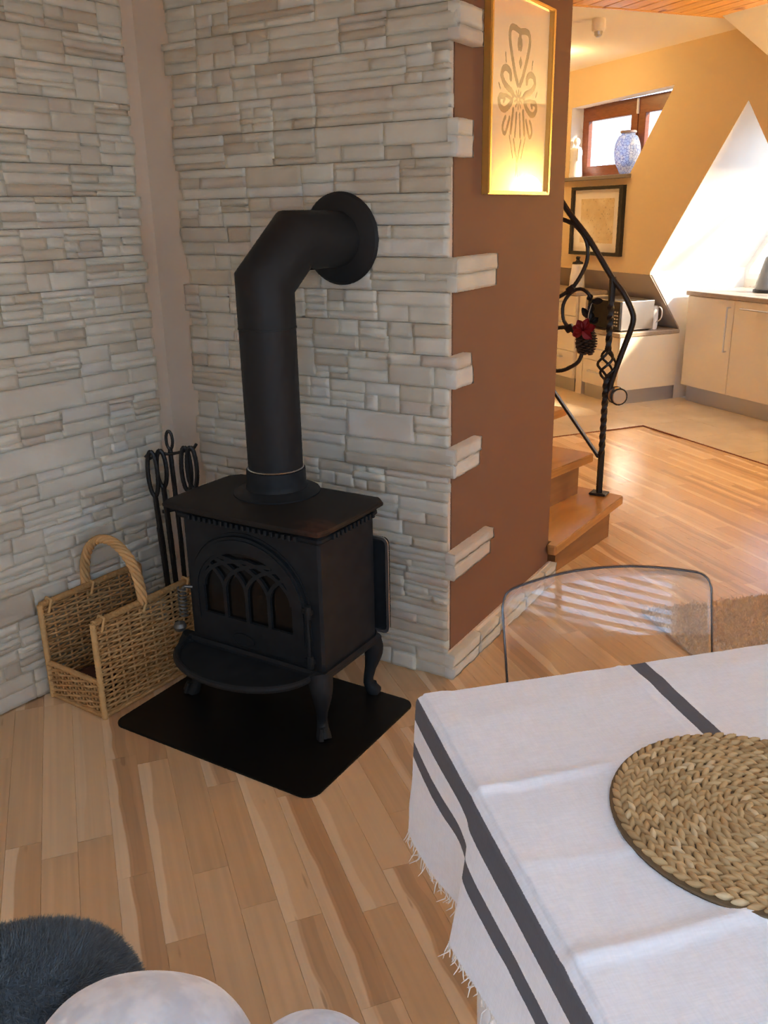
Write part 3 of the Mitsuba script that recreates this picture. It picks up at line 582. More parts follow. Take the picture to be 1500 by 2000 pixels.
strokes = [([(778, 262), (735, 245), (702, 258), (690, 330), (702, 440), (722, 560), (742, 660), (762, 730)], 15), ([(778, 262), (784, 320), (775, 365)], 11), ([(768, 340), (766, 385), (770, 410)], 13),
           ([(700, 690), (695, 640), (668, 610), (638, 625), (624, 680), (640, 735), (670, 775), (705, 800), (722, 830)], 16), ([(632, 862), (608, 870), (600, 920), (618, 965), (650, 975), (690, 930), (712, 880)], 15), ([(632, 862), (648, 880), (640, 905)], 11),
           ([(715, 880), (690, 860), (660, 850), (625, 858)], 9), ([(655, 485), (660, 560)], 5), ([(600, 760), (612, 800)], 6), ([(655, 1040), (640, 1080), (630, 1150), (650, 1190), (672, 1120), (690, 1040)], 10),
           ([(722, 960), (712, 1060), (700, 1170)], 12), ([(752, 990), (745, 1100), (738, 1200)], 9), ([(728, 1230), (742, 1330), (755, 1430), (764, 1560)], 7), ([(690, 1200), (705, 1300), (720, 1400)], 5)]
shp = []
for pts, w in strokes:
    for mir in (False, True): shp.append(LineString(spline(P2(pts, mir), 5)).buffer(w * .00060))
for i in range(10):
    a = i * math.pi / 5 + .3; c = P2([(768, 860)])[0]
    shp.append(LineString([c + np.array([.010 * math.cos(a), .008 * math.sin(a)]), c + np.array([.032 * math.cos(a), .027 * math.sin(a)])]).buffer(.0035))
shp.append(Polygon(P2([(785, 475), (800, 530), (785, 590), (770, 530)])))
orn = unary_union(shp).intersection(fin.buffer(-.02))
obj('ornament', yz(prism(orn.simplify(.0004), .0006), -.0022), 'm_ornament', pc, False)
obj('glass', yz(tm([(PY0 + .01, PZ0 + .008, 0), (PY1 - .01, PZ0 + .008, 0), (PY1 - .01, PZ1 - .008, 0), (PY0 + .01, PZ1 - .008, 0)], [(0, 1, 2), (0, 2, 3)]), .004), 'm_glass', pc, False)

# ------------------------------------------------------------------ stairs
def tread(name, label, poly, z, th=.042):
    pg = Polygon(poly).buffer(-.012).buffer(.012)
    return obj(name, cat(prism(pg.buffer(-.004), th, z - th), prism(pg, th - .008, z - th + .004)), 'm_stair', sk, 30)
sk = thing('staircase', 'varnished wooden staircase turning up behind the brown wall', 'staircase')
tread('tread', '', [(.078, 1.70), (.036, .90), (-.006, .90), (-.006, .945), (-.40, .945), (-.36, 1.78)], .18)
tread('tread', '', [(-.094, 1.745), (-.165, 1.37), (-.245, .945), (-.66, .945), (-.60, 1.84)], .36)
tread('tread', '', [(-.295, 1.90), (-.33, 1.70), (-.47, .945), (-.88, .945), (-.82, 1.95)], .54)
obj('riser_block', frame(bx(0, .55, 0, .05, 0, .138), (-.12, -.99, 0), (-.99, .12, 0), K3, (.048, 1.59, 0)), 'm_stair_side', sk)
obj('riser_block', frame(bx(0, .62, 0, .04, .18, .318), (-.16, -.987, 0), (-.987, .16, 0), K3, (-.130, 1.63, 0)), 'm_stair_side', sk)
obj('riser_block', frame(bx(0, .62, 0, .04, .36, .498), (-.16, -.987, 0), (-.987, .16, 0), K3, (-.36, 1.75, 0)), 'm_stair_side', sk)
# railing
RY = 1.665
def rl(pts, y=RY): return [(a, y, b) for a, b in pts]
rk = thing('stair_railing', 'black wrought iron stair railing with scrolls and a twisted post', 'railing')
obj('handrail', tube(spline(rl([(-.62, 1.98), (-.42, 1.71), (-.268, 1.50), (-.166, 1.383), (-.101, 1.293), (-.036, 1.20), (.02, 1.135), (.062, 1.062), (.072, 1.02), (.062, .97), (.042, .905), (.016, .82), (-.002, .755), (-.012, .71), (-.010, .68)]), 6), .0128, 10), 'm_wrought', rk)
z = np.linspace(.185, 1.205, 200)
def sqbar(zz, tw, hw):
    v = []; 
    for i, q in enumerate(zz):
        a = tw[i]
        for c in range(8):
            w = a + c * math.pi / 4; rr = hw if c % 2 == 0 else hw * .80
            v.append((-.034 + rr * math.cos(w), RY + rr * math.sin(w), q))
    f = []
    for i in range(len(zz) - 1):
        for j in range(8): f += [(i * 8 + j, i * 8 + (j + 1) % 8, (i + 1) * 8 + (j + 1) % 8), (i * 8 + j, (i + 1) * 8 + (j + 1) % 8, (i + 1) * 8 + j)]
    return tm(v, f)
tw = np.interp(z, [.185, .38, .74, .87, 1.10, 1.205], [0, 0, 14, 14, 22, 22])
lowz = z[z < .752]; upz = z[z > .87]
obj('post', cat(sqbar(lowz, tw[z < .752], .0155), sqbar(upz, tw[z > .87], .0155)), 'm_wrought', rk, 35)
cage = []
for i in range(4):
    t = np.linspace(0, 1, 26); a = i * math.pi / 2 + t * 3.6; r = .007 + .034 * np.sin(t * math.pi) ** .8
    cage.append(tube(np.stack([-.036 + r * np.cos(a), RY + r * np.sin(a), .745 + .132 * t], 1), .0062, 7))
obj('cage', cat(*cage), 'm_wrought', rk)
obj('foot_plate', bx(-.075, .008, RY - .034, RY + .034, .1805, .192, .004), 'm_wrought', rk)
obj('scroll', tube(spline(rl([(-.36, 1.475), (-.265, 1.447), (-.216, 1.421), (-.172, 1.372), (-.156, 1.317), (-.163, 1.254), (-.202, 1.177), (-.244, 1.134), (-.32, 1.09)]), 6), .0095, 8), 'm_wrought', rk)
obj('scroll', tube(spline(rl([(-.128, 1.108), (-.148, 1.134), (-.178, 1.148), (-.212, 1.14), (-.245, 1.108), (-.262, 1.064), (-.255, 1.005), (-.228, .975), (-.19, .961), (-.16, .96)]), 6), .0085, 8), 'm_wrought', rk)
obj('scroll', tube(spline(rl([(-.33, .957), (-.265, .97), (-.224, .968), (-.182, .93), (-.157, .88), (-.17, .82), (-.214, .785), (-.263, .766), (-.34, .765)]), 6), .0095, 8), 'm_wrought', rk)
for a, b in ((-.226, 1.146), (-.224, .968)): obj('collar', frame(rbx(-.020, .020, -.014, .014, -.016, .016, .006), (.8, 0, .6), (0, 1, 0), (-.6, 0, .8), (a, RY, b)), 'm_wrought', rk)
def leaf(c, ang, ln, w):
    g = grid(9, 5, lambda u, v: np.stack([u * ln, (v - .5) * w * np.sin(np.clip(u, .02, .98) * math.pi) ** .8, .006 * np.abs(v - .5) * 4 - .01 * u * u], 1)); h = g.copy(); h.vertices[:, 2] -= .003; h.invert()
    ca, sa = math.cos(ang), math.sin(ang)
    return frame(cat(g, h), (ca, 0, sa), (-sa, 0, ca), (0, -1, 0), (c[0], RY - .004, c[1]))
for c, an, ln in (((-.122, 1.095), .1, .052), ((-.122, 1.09), -1.6, .05), ((-.125, 1.10), 2.0, .03), ((-.128, 1.02), 2.3, .06), ((-.12, 1.0), 1.55, .05), ((-.115, 1.0), .7, .035)): obj('leaf', leaf(c, an, ln, .032), 'm_wrought', rk)
obj('rail_end', cat(frame(lathe([(0, -.03), (.030, -.03), (.036, -.026), (.037, -.018), (.033, -.012), (.033, .012), (.037, .018), (.036, .026), (.030, .03), (0, .03)], 30), (.8, .6, 0), K3, (.6, -.8, 0), (.026, RY - .01, .672))), 'm_chrome', rk)
for zz in (-.024, .024): obj('end_ring', frame(tube([(.036 * math.cos(a), .036 * math.sin(a), zz) for a in np.linspace(0, 2 * math.pi, 33)[:-1]], .0045, 8, closed=True), (.8, .6, 0), K3, (.6, -.8, 0), (.026, RY - .01, .672)), 'm_wrought', rk)
a, b = np.array([-.44, RY, .855]), np.array([-.046, RY, .366]); d = (b - a) / np.linalg.norm(b - a)
obj('stringer_bar', frame(bx(0, np.linalg.norm(b - a), -.013, .013, -.006, .006, .002), d, (0, 1, 0), np.cross(d, (0, 1, 0)), a), 'm_wrought', rk)
# cone ornament hung on the railing
ck = thing('pine_cone', 'brown pine cone with a red bow hanging from the railing', 'pine cone')
ms = []
for i in range(110):
    t = i / 109; a = i * 2.39996; zc = .862 + .125 * t; r = .040 * (math.sin(math.pi * (0.16 + .76 * t)) ** .7)
    s = trimesh.creation.icosphere(1, 1.0); s.apply_scale([.0125, .0095, .0042]); s.apply_transform(trimesh.transformations.rotation_matrix(-.25 + .7 * t, (0, 1, 0))); s.apply_translation([r, 0, zc]); s.apply_transform(trimesh.transformations.rotation_matrix(a, K3)); s.apply_translation([-.122, RY - .055, 0]); ms.append(s)
obj('scales', cat(*ms), 'm_tint', ck, 40, color=(0.075, 0.045, 0.03))
obj('core', lathe([(0, .858), (.018, .87), (.028, .92), (.02, .97), (0, .985)], 16, (-.122, RY - .055, 0)), 'm_tint', ck, color=(0.04, 0.024, 0.016))
bow = []
for an in (.4, 1.3, 2.2, 2.9, 3.6, 5.6):
    g = leaf((0, 0), an, .055, .04); g.vertices[:, 1] += -.004 * len(bow); bow.append(g)
bw = cat(*bow); bw.apply_translation([-.122, -.085, .975]); obj('bow', bw, 'm_red', ck)
obj('cord', tube([(-.122, RY - .01, 1.085), (-.122, RY - .045, 1.04), (-.122, RY - .055, .985)], .0015, 5), 'm_tint', ck, color=(.7, .65, .55))

# ------------------------------------------------------------------ kitchen
def kbx(*a, **k): return K(bx(*a, **k))
# window over the picture
w1 = 'window_1'
struct(w1, K(cat(bx(-4.56, -3.10, 3.555, 3.60, 1.735, 1.765), bx(-4.56, -3.10, 3.555, 3.60, 2.335, 2.37), bx(-4.56, -4.51, 3.555, 3.60, 1.765, 2.335), bx(-3.15, -3.10, 3.555, 3.60, 1.765, 2.335))), 'm_mahogany', 'small dark wood window above the map')
def sash(a, b):
    s = cat(bx(a, b, 3.552, 3.595, 1.757, 1.835, .004), bx(a, b, 3.552, 3.595, 2.19, 2.31, .004), bx(a, a + .085, 3.552, 3.595, 1.82, 2.2, .004), bx(b - .085, b, 3.552, 3.595, 1.82, 2.2, .004))
    k = obj('sash', K(s), 'm_mahogany', w1)
    obj('pane', K(tm([(a + .07, 3.575, 1.82), (b - .07, 3.575, 1.82), (b - .07, 3.575, 2.21), (a + .07, 3.575, 2.21)], [(0, 1, 2), (0, 2, 3)])), 'm_glass', k, False)
sash(-4.515, -3.778); sash(-3.772, -3.06)
for a, z in ((-4.515, 2.14), (-3.775, 2.19)): obj('window_hinge', K(lathe([(0, z), (.011, z), (.011, z + .11), (0, z + .11)], 10, (a, 3.545, 0))), 'm_ceramic', w1)
struct('trim_2', kbx(-4.62, -3.655, 3.375, 3.552, 1.718, 1.748, c=.004), 'm_sill', 'dark window sill')
k = thing('blue_vase', 'round blue patterned glass vase standing on the window sill', 'vase')
prof = [(.045, 1.749), (.052, 1.755), (.060, 1.775), (.088, 1.83), (.102, 1.90), (.098, 1.96), (.075, 2.02), (.055, 2.035), (.054, 2.05), (.060, 2.058), (.056, 2.062)]
pp = spline([(r, z, 0) for r, z in prof], 4)[:, :2]; nn = 48
vm = lathe(pp, nn, (-3.765, 3.462, 0)); uv = np.array([(j / nn * 26, (p[1] - 1.74) * 42) for p in pp for j in range(nn)])
obj('bowl', K(vm), 'm_vase', k, True, uv=uv)
obj('rim', K(lathe([(.050, 2.045), (.062, 2.05), (.064, 2.06), (.060, 2.066), (.050, 2.062)], 32, (-3.765, 3.462, 0))), 'm_tint', k, color=(.35, .27, .25))
k = thing('figurine', 'white figurine in a long robe at the left end of the window sill', 'figurine')
fx, fy = -4.455, 3.462
obj('robe', K(lathe([(0, 1.749), (.055, 1.749), (.058, 1.76), (.050, 1.83), (.046, 1.90), (.050, 1.955), (.040, 1.985), (.016, 1.998), (.014, 2.01), (0, 2.01)], 20, (fx, fy, 0))), 'm_ceramic', k)
hd_ = trimesh.creation.icosphere(2, .030); hd_.apply_scale([.85, .95, 1.1]); hd_.apply_translation([fx, fy, 2.033]); obj('head', K(hd_), 'm_ceramic', k, True)
for sg in (-1, 1): obj('arm', K(frame(rbx(-.012, .012, -.006, .006, -.05, .05, .005), (1, 0, 0), (0, 1, 0), K3, (fx + sg * .045, fy - .02, 1.93))), 'm_ceramic', k)
hr = trimesh.creation.icosphere(2, .033); hr.apply_scale([.8, .7, .9]); hr.apply_translation([fx - .014, fy + .006, 2.038]); obj('hair', K(hr), 'm_tint', k, True, color=(.16, .10, .05))
# framed map
k = thing('framed_map', 'black framed map with a white mount below the kitchen window', 'picture')
mo, mi_, mm = sbox(-4.405, 1.122, -3.70, 1.668), sbox(-4.375, 1.15, -3.745, 1.642), sbox(-4.285, 1.22, -3.83, 1.572)
def kg(mesh, k2): return frame(mesh, K1, K3, -K2, kp(0, k2))
obj('frame', kg(prism(mo.difference(mi_), .035), 3.4295), 'm_black', k); obj('mount', kg(prism(mi_, .008), 3.4295), 'm_paper', k, False)
obj('map_sheet', kg(prism(mm, .0012), 3.4210), 'm_map', k, False)
obj('glass', kg(tm([(-4.38, 1.145, 0), (-3.74, 1.145, 0), (-3.74, 1.65, 0), (-4.38, 1.65, 0)], [(0, 1, 2), (0, 2, 3)]), 3.405), 'm_glass', k, False)
# low cabinet with the microwave
k = thing('low_cabinet', 'low cream cabinet with drawers under the microwave', 'cabinet')
obj('body', kbx(-3.80, -3.345, 3.198, 3.74, .115, .53), 'm_cabinet', k); obj('end_panel', kbx(-3.3435, -3.322, 3.178, 3.755, .112, .533, c=.002), 'm_cabinet', k)
obj('worktop', kbx(-3.82, -3.315, 3.165, 3.752, .534, .566, c=.004), 'm_worktop', k); obj('plinth', kbx(-3.79, -3.335, 3.205, 3.75, .0, .114), 'm_alu', k)
for a, b, hz in ((.116, .312, .226), (.316, .529, .418)):
    d = obj('drawer', kbx(-3.80, -3.347, 3.178, 3.197, a, b, c=.002), 'm_cabinet', k); obj('handle', cat(kbx(-3.70, -3.46, 3.146, 3.156, hz - .006, hz + .006, c=.002), kbx(-3.70, -3.69, 3.156, 3.179, hz - .005, hz + .005), kbx(-3.47, -3.46, 3.156, 3.179, hz - .005, hz + .005)), 'm_steel', d)
k = thing('drawer_cabinet', 'taller cream drawer cabinet partly hidden by the brown wall', 'cabinet')
obj('body', kbx(-4.85, -3.94, 3.198, 3.46, .115, .806), 'm_cabinet', k); obj('plinth', kbx(-4.85, -3.95, 3.21, 3.46, 0, .114), 'm_alu', k); obj('worktop', kbx(-4.87, -3.925, 3.165, 3.48, .808, .84, c=.004), 'm_worktop', k)
for a, b in ((.116, .342), (.346, .638), (.642, .804)):
    d = obj('drawer', kbx(-4.42, -3.942, 3.178, 3.197, a, b, c=.002), 'm_cabinet', k); obj('handle', kbx(-4.32, -4.10, 3.148, 3.179, b - .062, b - .050, c=.002), 'm_steel', d)
tag(obj('filler_post', kbx(-3.92, -3.835, 3.20, 3.44, 0, .808), 'm_cabinet', None), 'narrow cream filler post between the two drawer cabinets', 'cabinet filler')
k = thing('microwave', 'silver microwave oven with dark door on the low cabinet', 'microwave')
obj('case', K(rbx(-3.80, -3.375, 3.215, 3.53, .578, .805, .008)), 'm_steel', k); obj('door', kbx(-3.80, -3.49, 3.198, 3.214, .585, .80, c=.003), 'm_pane_dark', k); obj('control_panel', kbx(-3.488, -3.378, 3.198, 3.214, .585, .80, c=.003), 'm_black', k)
for i in range(3):
    for j in range(5): obj('button', kbx(-3.47 + i * .028, -3.452 + i * .028, 3.194, 3.198, .61 + j * .026, .622 + j * .026, c=.001), 'm_steel', k)
for a, b in ((-3.77, 3.24), (-3.41, 3.24), (-3.77, 3.50), (-3.41, 3.50)): obj('foot', K(lathe([(0, .566), (.012, .566), (.012, .58), (0, .58)], 12, (a, b, 0))), 'm_black', k)
k = thing('white_jug', 'white jug behind the microwave with only its handle showing', 'jug')
obj('body', K(lathe([(0, .567), (.028, .567), (.033, .60), (.033, .72), (.026, .75), (.023, .752), (.028, .72), (.029, .58), (0, .575)], 24, (-3.43, 3.574, 0))), 'm_ceramic', k)
obj('handle', K(tube(spline([(-3.405, 3.574, .73), (-3.37, 3.577, .745), (-3.345, 3.58, .72), (-3.35, 3.58, .66), (-3.40, 3.574, .62)], 6), .005, 8)), 'm_ceramic', k)
k = thing('white_kettle', 'white kettle with black lid at the edge of the brown wall', 'kettle')
obj('body', K(lathe([(0, .841), (.062, .841), (.066, .86), (.060, .95), (.048, 1.03), (.045, 1.05), (0, 1.052)], 28, (-4.135, 3.31, 0))), 'm_ceramic', k)
obj('lid', K(lathe([(.046, 1.053), (.044, 1.066), (.02, 1.075), (.012, 1.09), (.02, 1.10), (.016, 1.112), (0, 1.115)], 24, (-4.135, 3.31, 0))), 'm_black', k)
obj('handle', K(tube(spline([(-4.09, 3.30, 1.04), (-4.05, 3.29, 1.045), (-4.03, 3.285, 1.01), (-4.03, 3.285, .93), (-4.05, 3.29, .89), (-4.08, 3.30, .885)], 6), .009, 8, flat=(1.2, .8))), 'm_ceramic', k)
# right hand cabinets in the dormer
k = thing('base_cabinet', 'long cream base cabinet with steel handles under the dormer', 'cabinet')
obj('body', kbx(-3.255, -1.70, 3.772, 4.38, .13, .836), 'm_cabinet', k); obj('plinth', kbx(-3.235, -1.70, 3.80, 4.36, 0, .129), 'm_alu', k); 
for a, b in ((-3.252, -2.757), (-2.753, -2.155), (-2.151, -1.70)): 
    d = obj('door', kbx(a, b, 3.752, 3.771, .132, .834, c=.002), 'm_cabinet', k)
    if a < -3: obj('handle', cat(kbx(-2.803, -2.791, 3.718, 3.728, .45, .785, c=.002), kbx(-2.803, -2.791, 3.728, 3.753, .45, .46), kbx(-2.803, -2.791, 3.728, 3.753, .775, .785)), 'm_steel', d)
    else: obj('handle', cat(kbx(a + .08, b - .10, 3.718, 3.728, .775, .787, c=.002), kbx(a + .08, a + .09, 3.728, 3.753, .775, .787), kbx(b - .11, b - .10, 3.728, 3.753, .775, .787)), 'm_steel', d)
tag(obj('worktop', kbx(-3.265, -1.70, 3.735, 4.385, .838, .872, c=.004), 'm_worktop', None), 'brown laminate worktop over the cabinet in the dormer', 'worktop')
k = thing('grey_kettle', 'grey conical kettle on a dark base at the right edge', 'kettle')
obj('body', K(lathe([(0, .896), (.105, .896), (.108, .91), (.06, 1.10), (.05, 1.13), (.02, 1.14), (0, 1.15)], 32, (-2.80, 4.12, 0))), 'm_grey_plastic', k)
obj('base', K(lathe([(0, .873), (.118, .873), (.118, .892), (.108, .896), (0, .896)], 32, (-2.80, 4.12, 0))), 'm_black', k)
k = thing('ceiling_spotlight', 'small round white spotlight on the kitchen ceiling', 'ceiling lamp')
lx, ly = -2.665, 2.35
obj('housing', K(lathe([(0, 2.5845), (.040, 2.5845), (.042, 2.575), (.042, 2.53), (.036, 2.515), (0, 2.515)], 28, (lx, ly, 0))), 'm_white', k)
obj('lamp_ring', K(lathe([(0, 2.5145), (.026, 2.5145), (.024, 2.495), (.012, 2.485), (0, 2.485)], 24, (lx, ly, 0))), 'm_steel', k)

# warm ceiling lamps of the kitchen, then an added wall lamp
def lamp(name, label, a, b, z, power, r=.05, col=(1.0, .66, .28)):
    k = thing(name, label, 'lamp')
    s = trimesh.creation.icosphere(2, r); s.apply_translation([a, b, z - .06 - r])
    obj('globe', K(s), 'm_ceramic', k, True, emitter={'type': 'area', 'radiance': {'type': 'rgb', 'value': [power * c for c in col]}})
    obj('stem', K(lathe([(0, z - .06), (.012, z - .06), (.012, z - .012), (.045, z - .012), (.045, z), (0, z)], 20, (a, b, 0))), 'm_steel', k)
LAMP = 3.8
lamp('globe_lamp', 'warm globe lamp on the kitchen ceiling hidden behind the brown wall', -3.75, 2.72, 2.585, LAMP)
lamp('globe_lamp', 'warm globe lamp on the kitchen ceiling over the drawer cabinet', -4.60, 2.55, 2.585, LAMP)

k = thing('added_wall_lamp', 'added unseen warm lamp on the yellow wall right of the dormer', 'lamp')
s_ = trimesh.creation.icosphere(2, .09); s_.apply_scale([1, .6, 1.2]); s_.apply_translation([-1.02, 3.335, 1.60])
obj('shade', K(s_), 'm_ceramic', k, True, emitter={'type': 'area', 'radiance': {'type': 'rgb', 'value': [7.5, 4.8, 1.7]}})  # unseen lamp added to warm the brown wall and the picture glass
obj('bracket', kbx(-1.07, -.97, 3.395, 3.428, 1.55, 1.65, c=.005), 'm_steel', k)

# ------------------------------------------------------------------ table, cloth, mat
C0 = np.array([.586, -1.232, 0]); t1 = np.array([.7071, -.7071, 0]); t2 = np.array([.7071, .7071, 0])
TL, TW, TZ = 0.86, 0.92, 0.742
def tp(a, s, z): return C0 + t1 * a + t2 * s + K3 * z
k = thing('dining_table', 'white dining table under the striped cloth', 'table')
obj('tabletop', frame(rbx(.012, TL, .012, TW, TZ - .03, TZ - .001, .006), t1, t2, K3, C0), 'm_white_lacquer', k)
for a, s in ((.10, .09), (TL - .07, .09), (.10, TW - .07), (TL - .07, TW - .07)): obj('leg', tube([tp(a, s, .0), tp(a, s, .3), tp(a, s, TZ - .03)], [.020, .026, .030], 18), 'm_white_lacquer', k)
def cloth(a, s):
    """a along the edge, s across it: s > 0 on the top, s < 0 hanging"""
    rad = .014; sg = np.minimum(s, 0)
    arc = rad * math.pi / 2; q = np.clip(-s / arc, 0, 1); hang = np.maximum(-s - arc, 0)
    x = np.where(s >= 0, s, -rad * np.sin(q * math.pi / 2)); z = np.where(s >= 0, 0, -rad * (1 - np.cos(q * math.pi / 2)))
    jump = 1 / (1 + np.exp(-(a - .268 - .10 * np.minimum(hang, .4)) / .006))
    flare = .05 + .02 * np.sin(a * 20 + 1) + jump * (.16 - .16 * np.clip((a - .27) / .5, 0, 1)) - .06 * np.exp(-((a - .22) / .05) ** 2) + .05 * np.sin(a * 17 + .5) * np.clip((a - .45) * 5, 0, 1)
    x = x - hang * np.sin(flare); z = z - hang * np.cos(flare)
    ridge = lambda c, w, h, tilt: h * np.exp(-((a - c + tilt * s) / w) ** 2)
    top = np.where(s >= 0, 1, np.exp(s / .01))
    w = ridge(.262, .010, .007, .05) * np.clip(.42 - s, 0, .4) * 2.4 + ridge(.560, .012, .008, .06) * np.clip(.5 - s, .0, .4) * 2.4 + ridge(.10, .020, .002, .1) + ridge(.41, .012, .0022, -.05)
    w = w + .0022 * np.exp(-((s - .040) / .006) ** 2) + .0035 * np.clip((.040 - s) / .01, 0, 1) * (s >= 0) + .0025 * np.exp(-((s - .352) / .006) ** 2)
    n = meshkit.fbm(np.stack([a * 9, s * 9, 0 * a], 1), 4)
    z = z + (w + .0045 * (n - .3)) * top
    x = x + (1 - top) * .006 * (n - .5) * np.clip(hang * 8, 0, 1)
    return x, z + TZ + .003
def drop_len(a): return .272 - .03 * np.clip(a / .25, 0, 1) - .040 / (1 + np.exp(-(a - .285) / .006)) + .022 * np.exp(-np.maximum(a - .275, 0) / .08) * (a > .268)
def cl_pt(u, v):
    a = -.004 + u * (TL + .01); s = v
    L = drop_len(a); s = np.where(s < 0, s * L / .30, s)
    x, z = cloth(a, s); return C0 + a[:, None] * t1 + x[:, None] * t2 + z[:, None] * K3
nu, nv = 260, 330
vs = np.concatenate([np.linspace(-.30, 0, 120), np.linspace(.004, TW, 210)])
u, v = np.meshgrid(np.linspace(0, 1, nu), vs, indexing='ij')
P = cl_pt(u.ravel(), v.ravel()); i = np.arange(nu * nv).reshape(nu, nv)
q = np.stack([i[:-1, :-1].ravel(), i[1:, :-1].ravel(), i[1:, 1:].ravel(), i[:-1, 1:].ravel()], 1)
suv = np.where(v < 0, v * drop_len(-.004 + u * (TL + .01)) / .30, v).ravel(); auv = (u * TL).ravel()
# the far side hangs too
far = grid(12, 80, lambda u, v: np.stack([-.004 - .012 * np.sin(np.clip(u * 6, 0, 1) * math.pi / 2) - .03 * u, -.002 + v * (TW + .002), TZ + .002 - .12 * u], 1))
fv = np.asarray(far.vertices); far = tm(C0 + fv[:, :1] * t1 + fv[:, 1:2] * t2 + fv[:, 2:] * K3, far.faces)
def cloth_colour(p, n, uv):
    s = uv.y; j = 0.0006 * (noise(uv.x * 900, 3.0) - .5)
    band = lambda a, b: smoothstep(a - .0006, a + .0006, s + j) * smoothstep(b + .0006, b - .0006, s + j)
    st = dr.maximum(dr.maximum(band(-.052, -.012), band(-.122, -.094)), band(.374, .403))
    weave = 0.95 + 0.06 * noise(uv.x * 700, uv.y * 90) + 0.05 * noise(uv.x * 90, uv.y * 700)
    return mix((0.835, 0.845, 0.87), (0.125, 0.128, 0.142), st) * weave
mat('m_cloth', proc(cloth_colour), 0.95, specular=0.1, sheen=0.2)
ck = thing('tablecloth', 'white cotton tablecloth with dark grey stripes and a frayed hem', 'tablecloth')
cm = cat(tm(P, q), far); obj('cloth', cm, 'm_cloth', ck, True, uv=np.vstack([np.stack([auv, suv], 1), np.stack([fv[:, 0], fv[:, 1]], 1)]))
fr = []
for a in np.arange(0.0, TL, .0052):
    b = cl_pt(np.array([a / TL]), np.array([-.30]))[0]; e = rng.normal(0, 1, 3); ln = rng.uniform(.008, .022)
    p1 = b + np.array([e[0] * .003, e[1] * .003, -ln * .5]); p2 = p1 + np.array([e[2] * .006 - .002, e[0] * .005, -ln * .5])
    fr.append(tube([b + K3 * .002, p1, p2], [.0011, .0010, .0005], 4, cap=False))
stuff(obj('fringe', cat(*fr), 'm_tint_matte', ck, True, color=(.78, .74, .68)))
# braided mat
MC, MZ = np.array([1.104, -1.287, 0]), TZ + .0072
leafm = trimesh.creation.icosphere(2, 1.0); lv = np.asarray(leafm.vertices).copy(); lv[:, 1:] *= (1 - .35 * np.abs(lv[:, :1])); leafm.vertices = lv; ms, cs = [], []
r = .007; ring = 0
while r < .182:
    n = max(4, int(2 * math.pi * r / .0160))
    for j in range(n):
        for side in (-1, 1):
            th = (j + (.5 if side > 0 else 0)) / n * 2 * math.pi + ring * .37 + rng.normal(0, .0006 / r)
            s = leafm.copy(); s.apply_scale([.0120 * rng.uniform(.96, 1.04), .0046 * rng.uniform(.95, 1.06), .0056 * rng.uniform(.9, 1.12)])
            s.apply_transform(trimesh.transformations.rotation_matrix(side * .48, K3)); s.apply_transform(trimesh.transformations.rotation_matrix(rng.normal(.16, .04), (0, 1, 0)))
            s.apply_transform(trimesh.transformations.rotation_matrix(th + math.pi / 2, K3)); rr = r + side * .0041
            s.apply_translation([rr * math.cos(th), rr * math.sin(th), .0042 + rng.normal(0, .0006)]); ms.append(s)
            c = np.array([(0.46, 0.30, 0.14), (0.53, 0.36, 0.175), (0.38, 0.235, 0.105), (0.62, 0.46, 0.26)][rng.choice(4, p=[.5, .33, .11, .06])]) * rng.uniform(.93, 1.07); cs.append(np.tile(c, (len(s.vertices), 1)))
    r += .0162; ring += 1
dsk = lathe([(0, -.003), (.182, -.003), (.183, 0), (.182, .003), (0, .003)], 60); ms.append(dsk); cs.append(np.tile((.16, .105, .055), (len(dsk.vertices), 1)))  # dark disc colour stands in for shade between the braids
mm_ = cat(*ms); mm_.apply_translation(MC + K3 * MZ)
tag(obj('placemat', mm_, 'm_tint', None, True, color=np.vstack(cs)), 'round braided straw placemat on the white tablecloth', 'placemat')

# ------------------------------------------------------------------ clear chair
k = thing('clear_chair', 'transparent plastic chair pushed up to the far side of the table', 'chair')
bd, fd = np.array([.757, .654, 0]), np.array([.654, -.757, 0]); BC = np.array([.778, -.890, 0])
def slab(fn, nu, nv, th, nrm):
    """solid sheet: two faces th apart with a rounded rim"""
    u, v = np.meshgrid(np.linspace(0, 1, nu), np.linspace(0, 1, nv), indexing='ij'); Pm = fn(u.ravel(), v.ravel())
    i = np.arange(nu * nv).reshape(nu, nv); q = np.stack([i[:-1, :-1].ravel(), i[1:, :-1].ravel(), i[1:, 1:].ravel(), i[:-1, 1:].ravel()], 1)
    base = tm(Pm, q); nr = np.asarray(base.vertex_normals)
    loop = np.concatenate([i[:, 0], i[-1, 1:], i[-2::-1, -1], i[0, -2:0:-1]]); m_ = len(loop); c = Pm.mean(0)
    F, B = Pm + nr * th / 2, Pm - nr * th / 2
    out = np.roll(Pm[loop], -1, 0) - np.roll(Pm[loop], 1, 0); out = np.cross(out, nr[loop]); out /= np.linalg.norm(out, axis=1, keepdims=True) + 1e-9
    N = nu * nv; j = np.arange(m_); j2 = (j + 1) % m_
    E1 = Pm[loop] + out * th * .5
    V = np.vstack([F, B, E1]); o = 2 * N
    Q = np.vstack([q, q[:, ::-1] + N, np.stack([loop[j2], loop[j], o + j, o + j2], 1), np.stack([o + j2, o + j, N + loop[j], N + loop[j2]], 1)])
    x = tm(V, Q); 
    if x.volume < 0: x.invert()
    return x
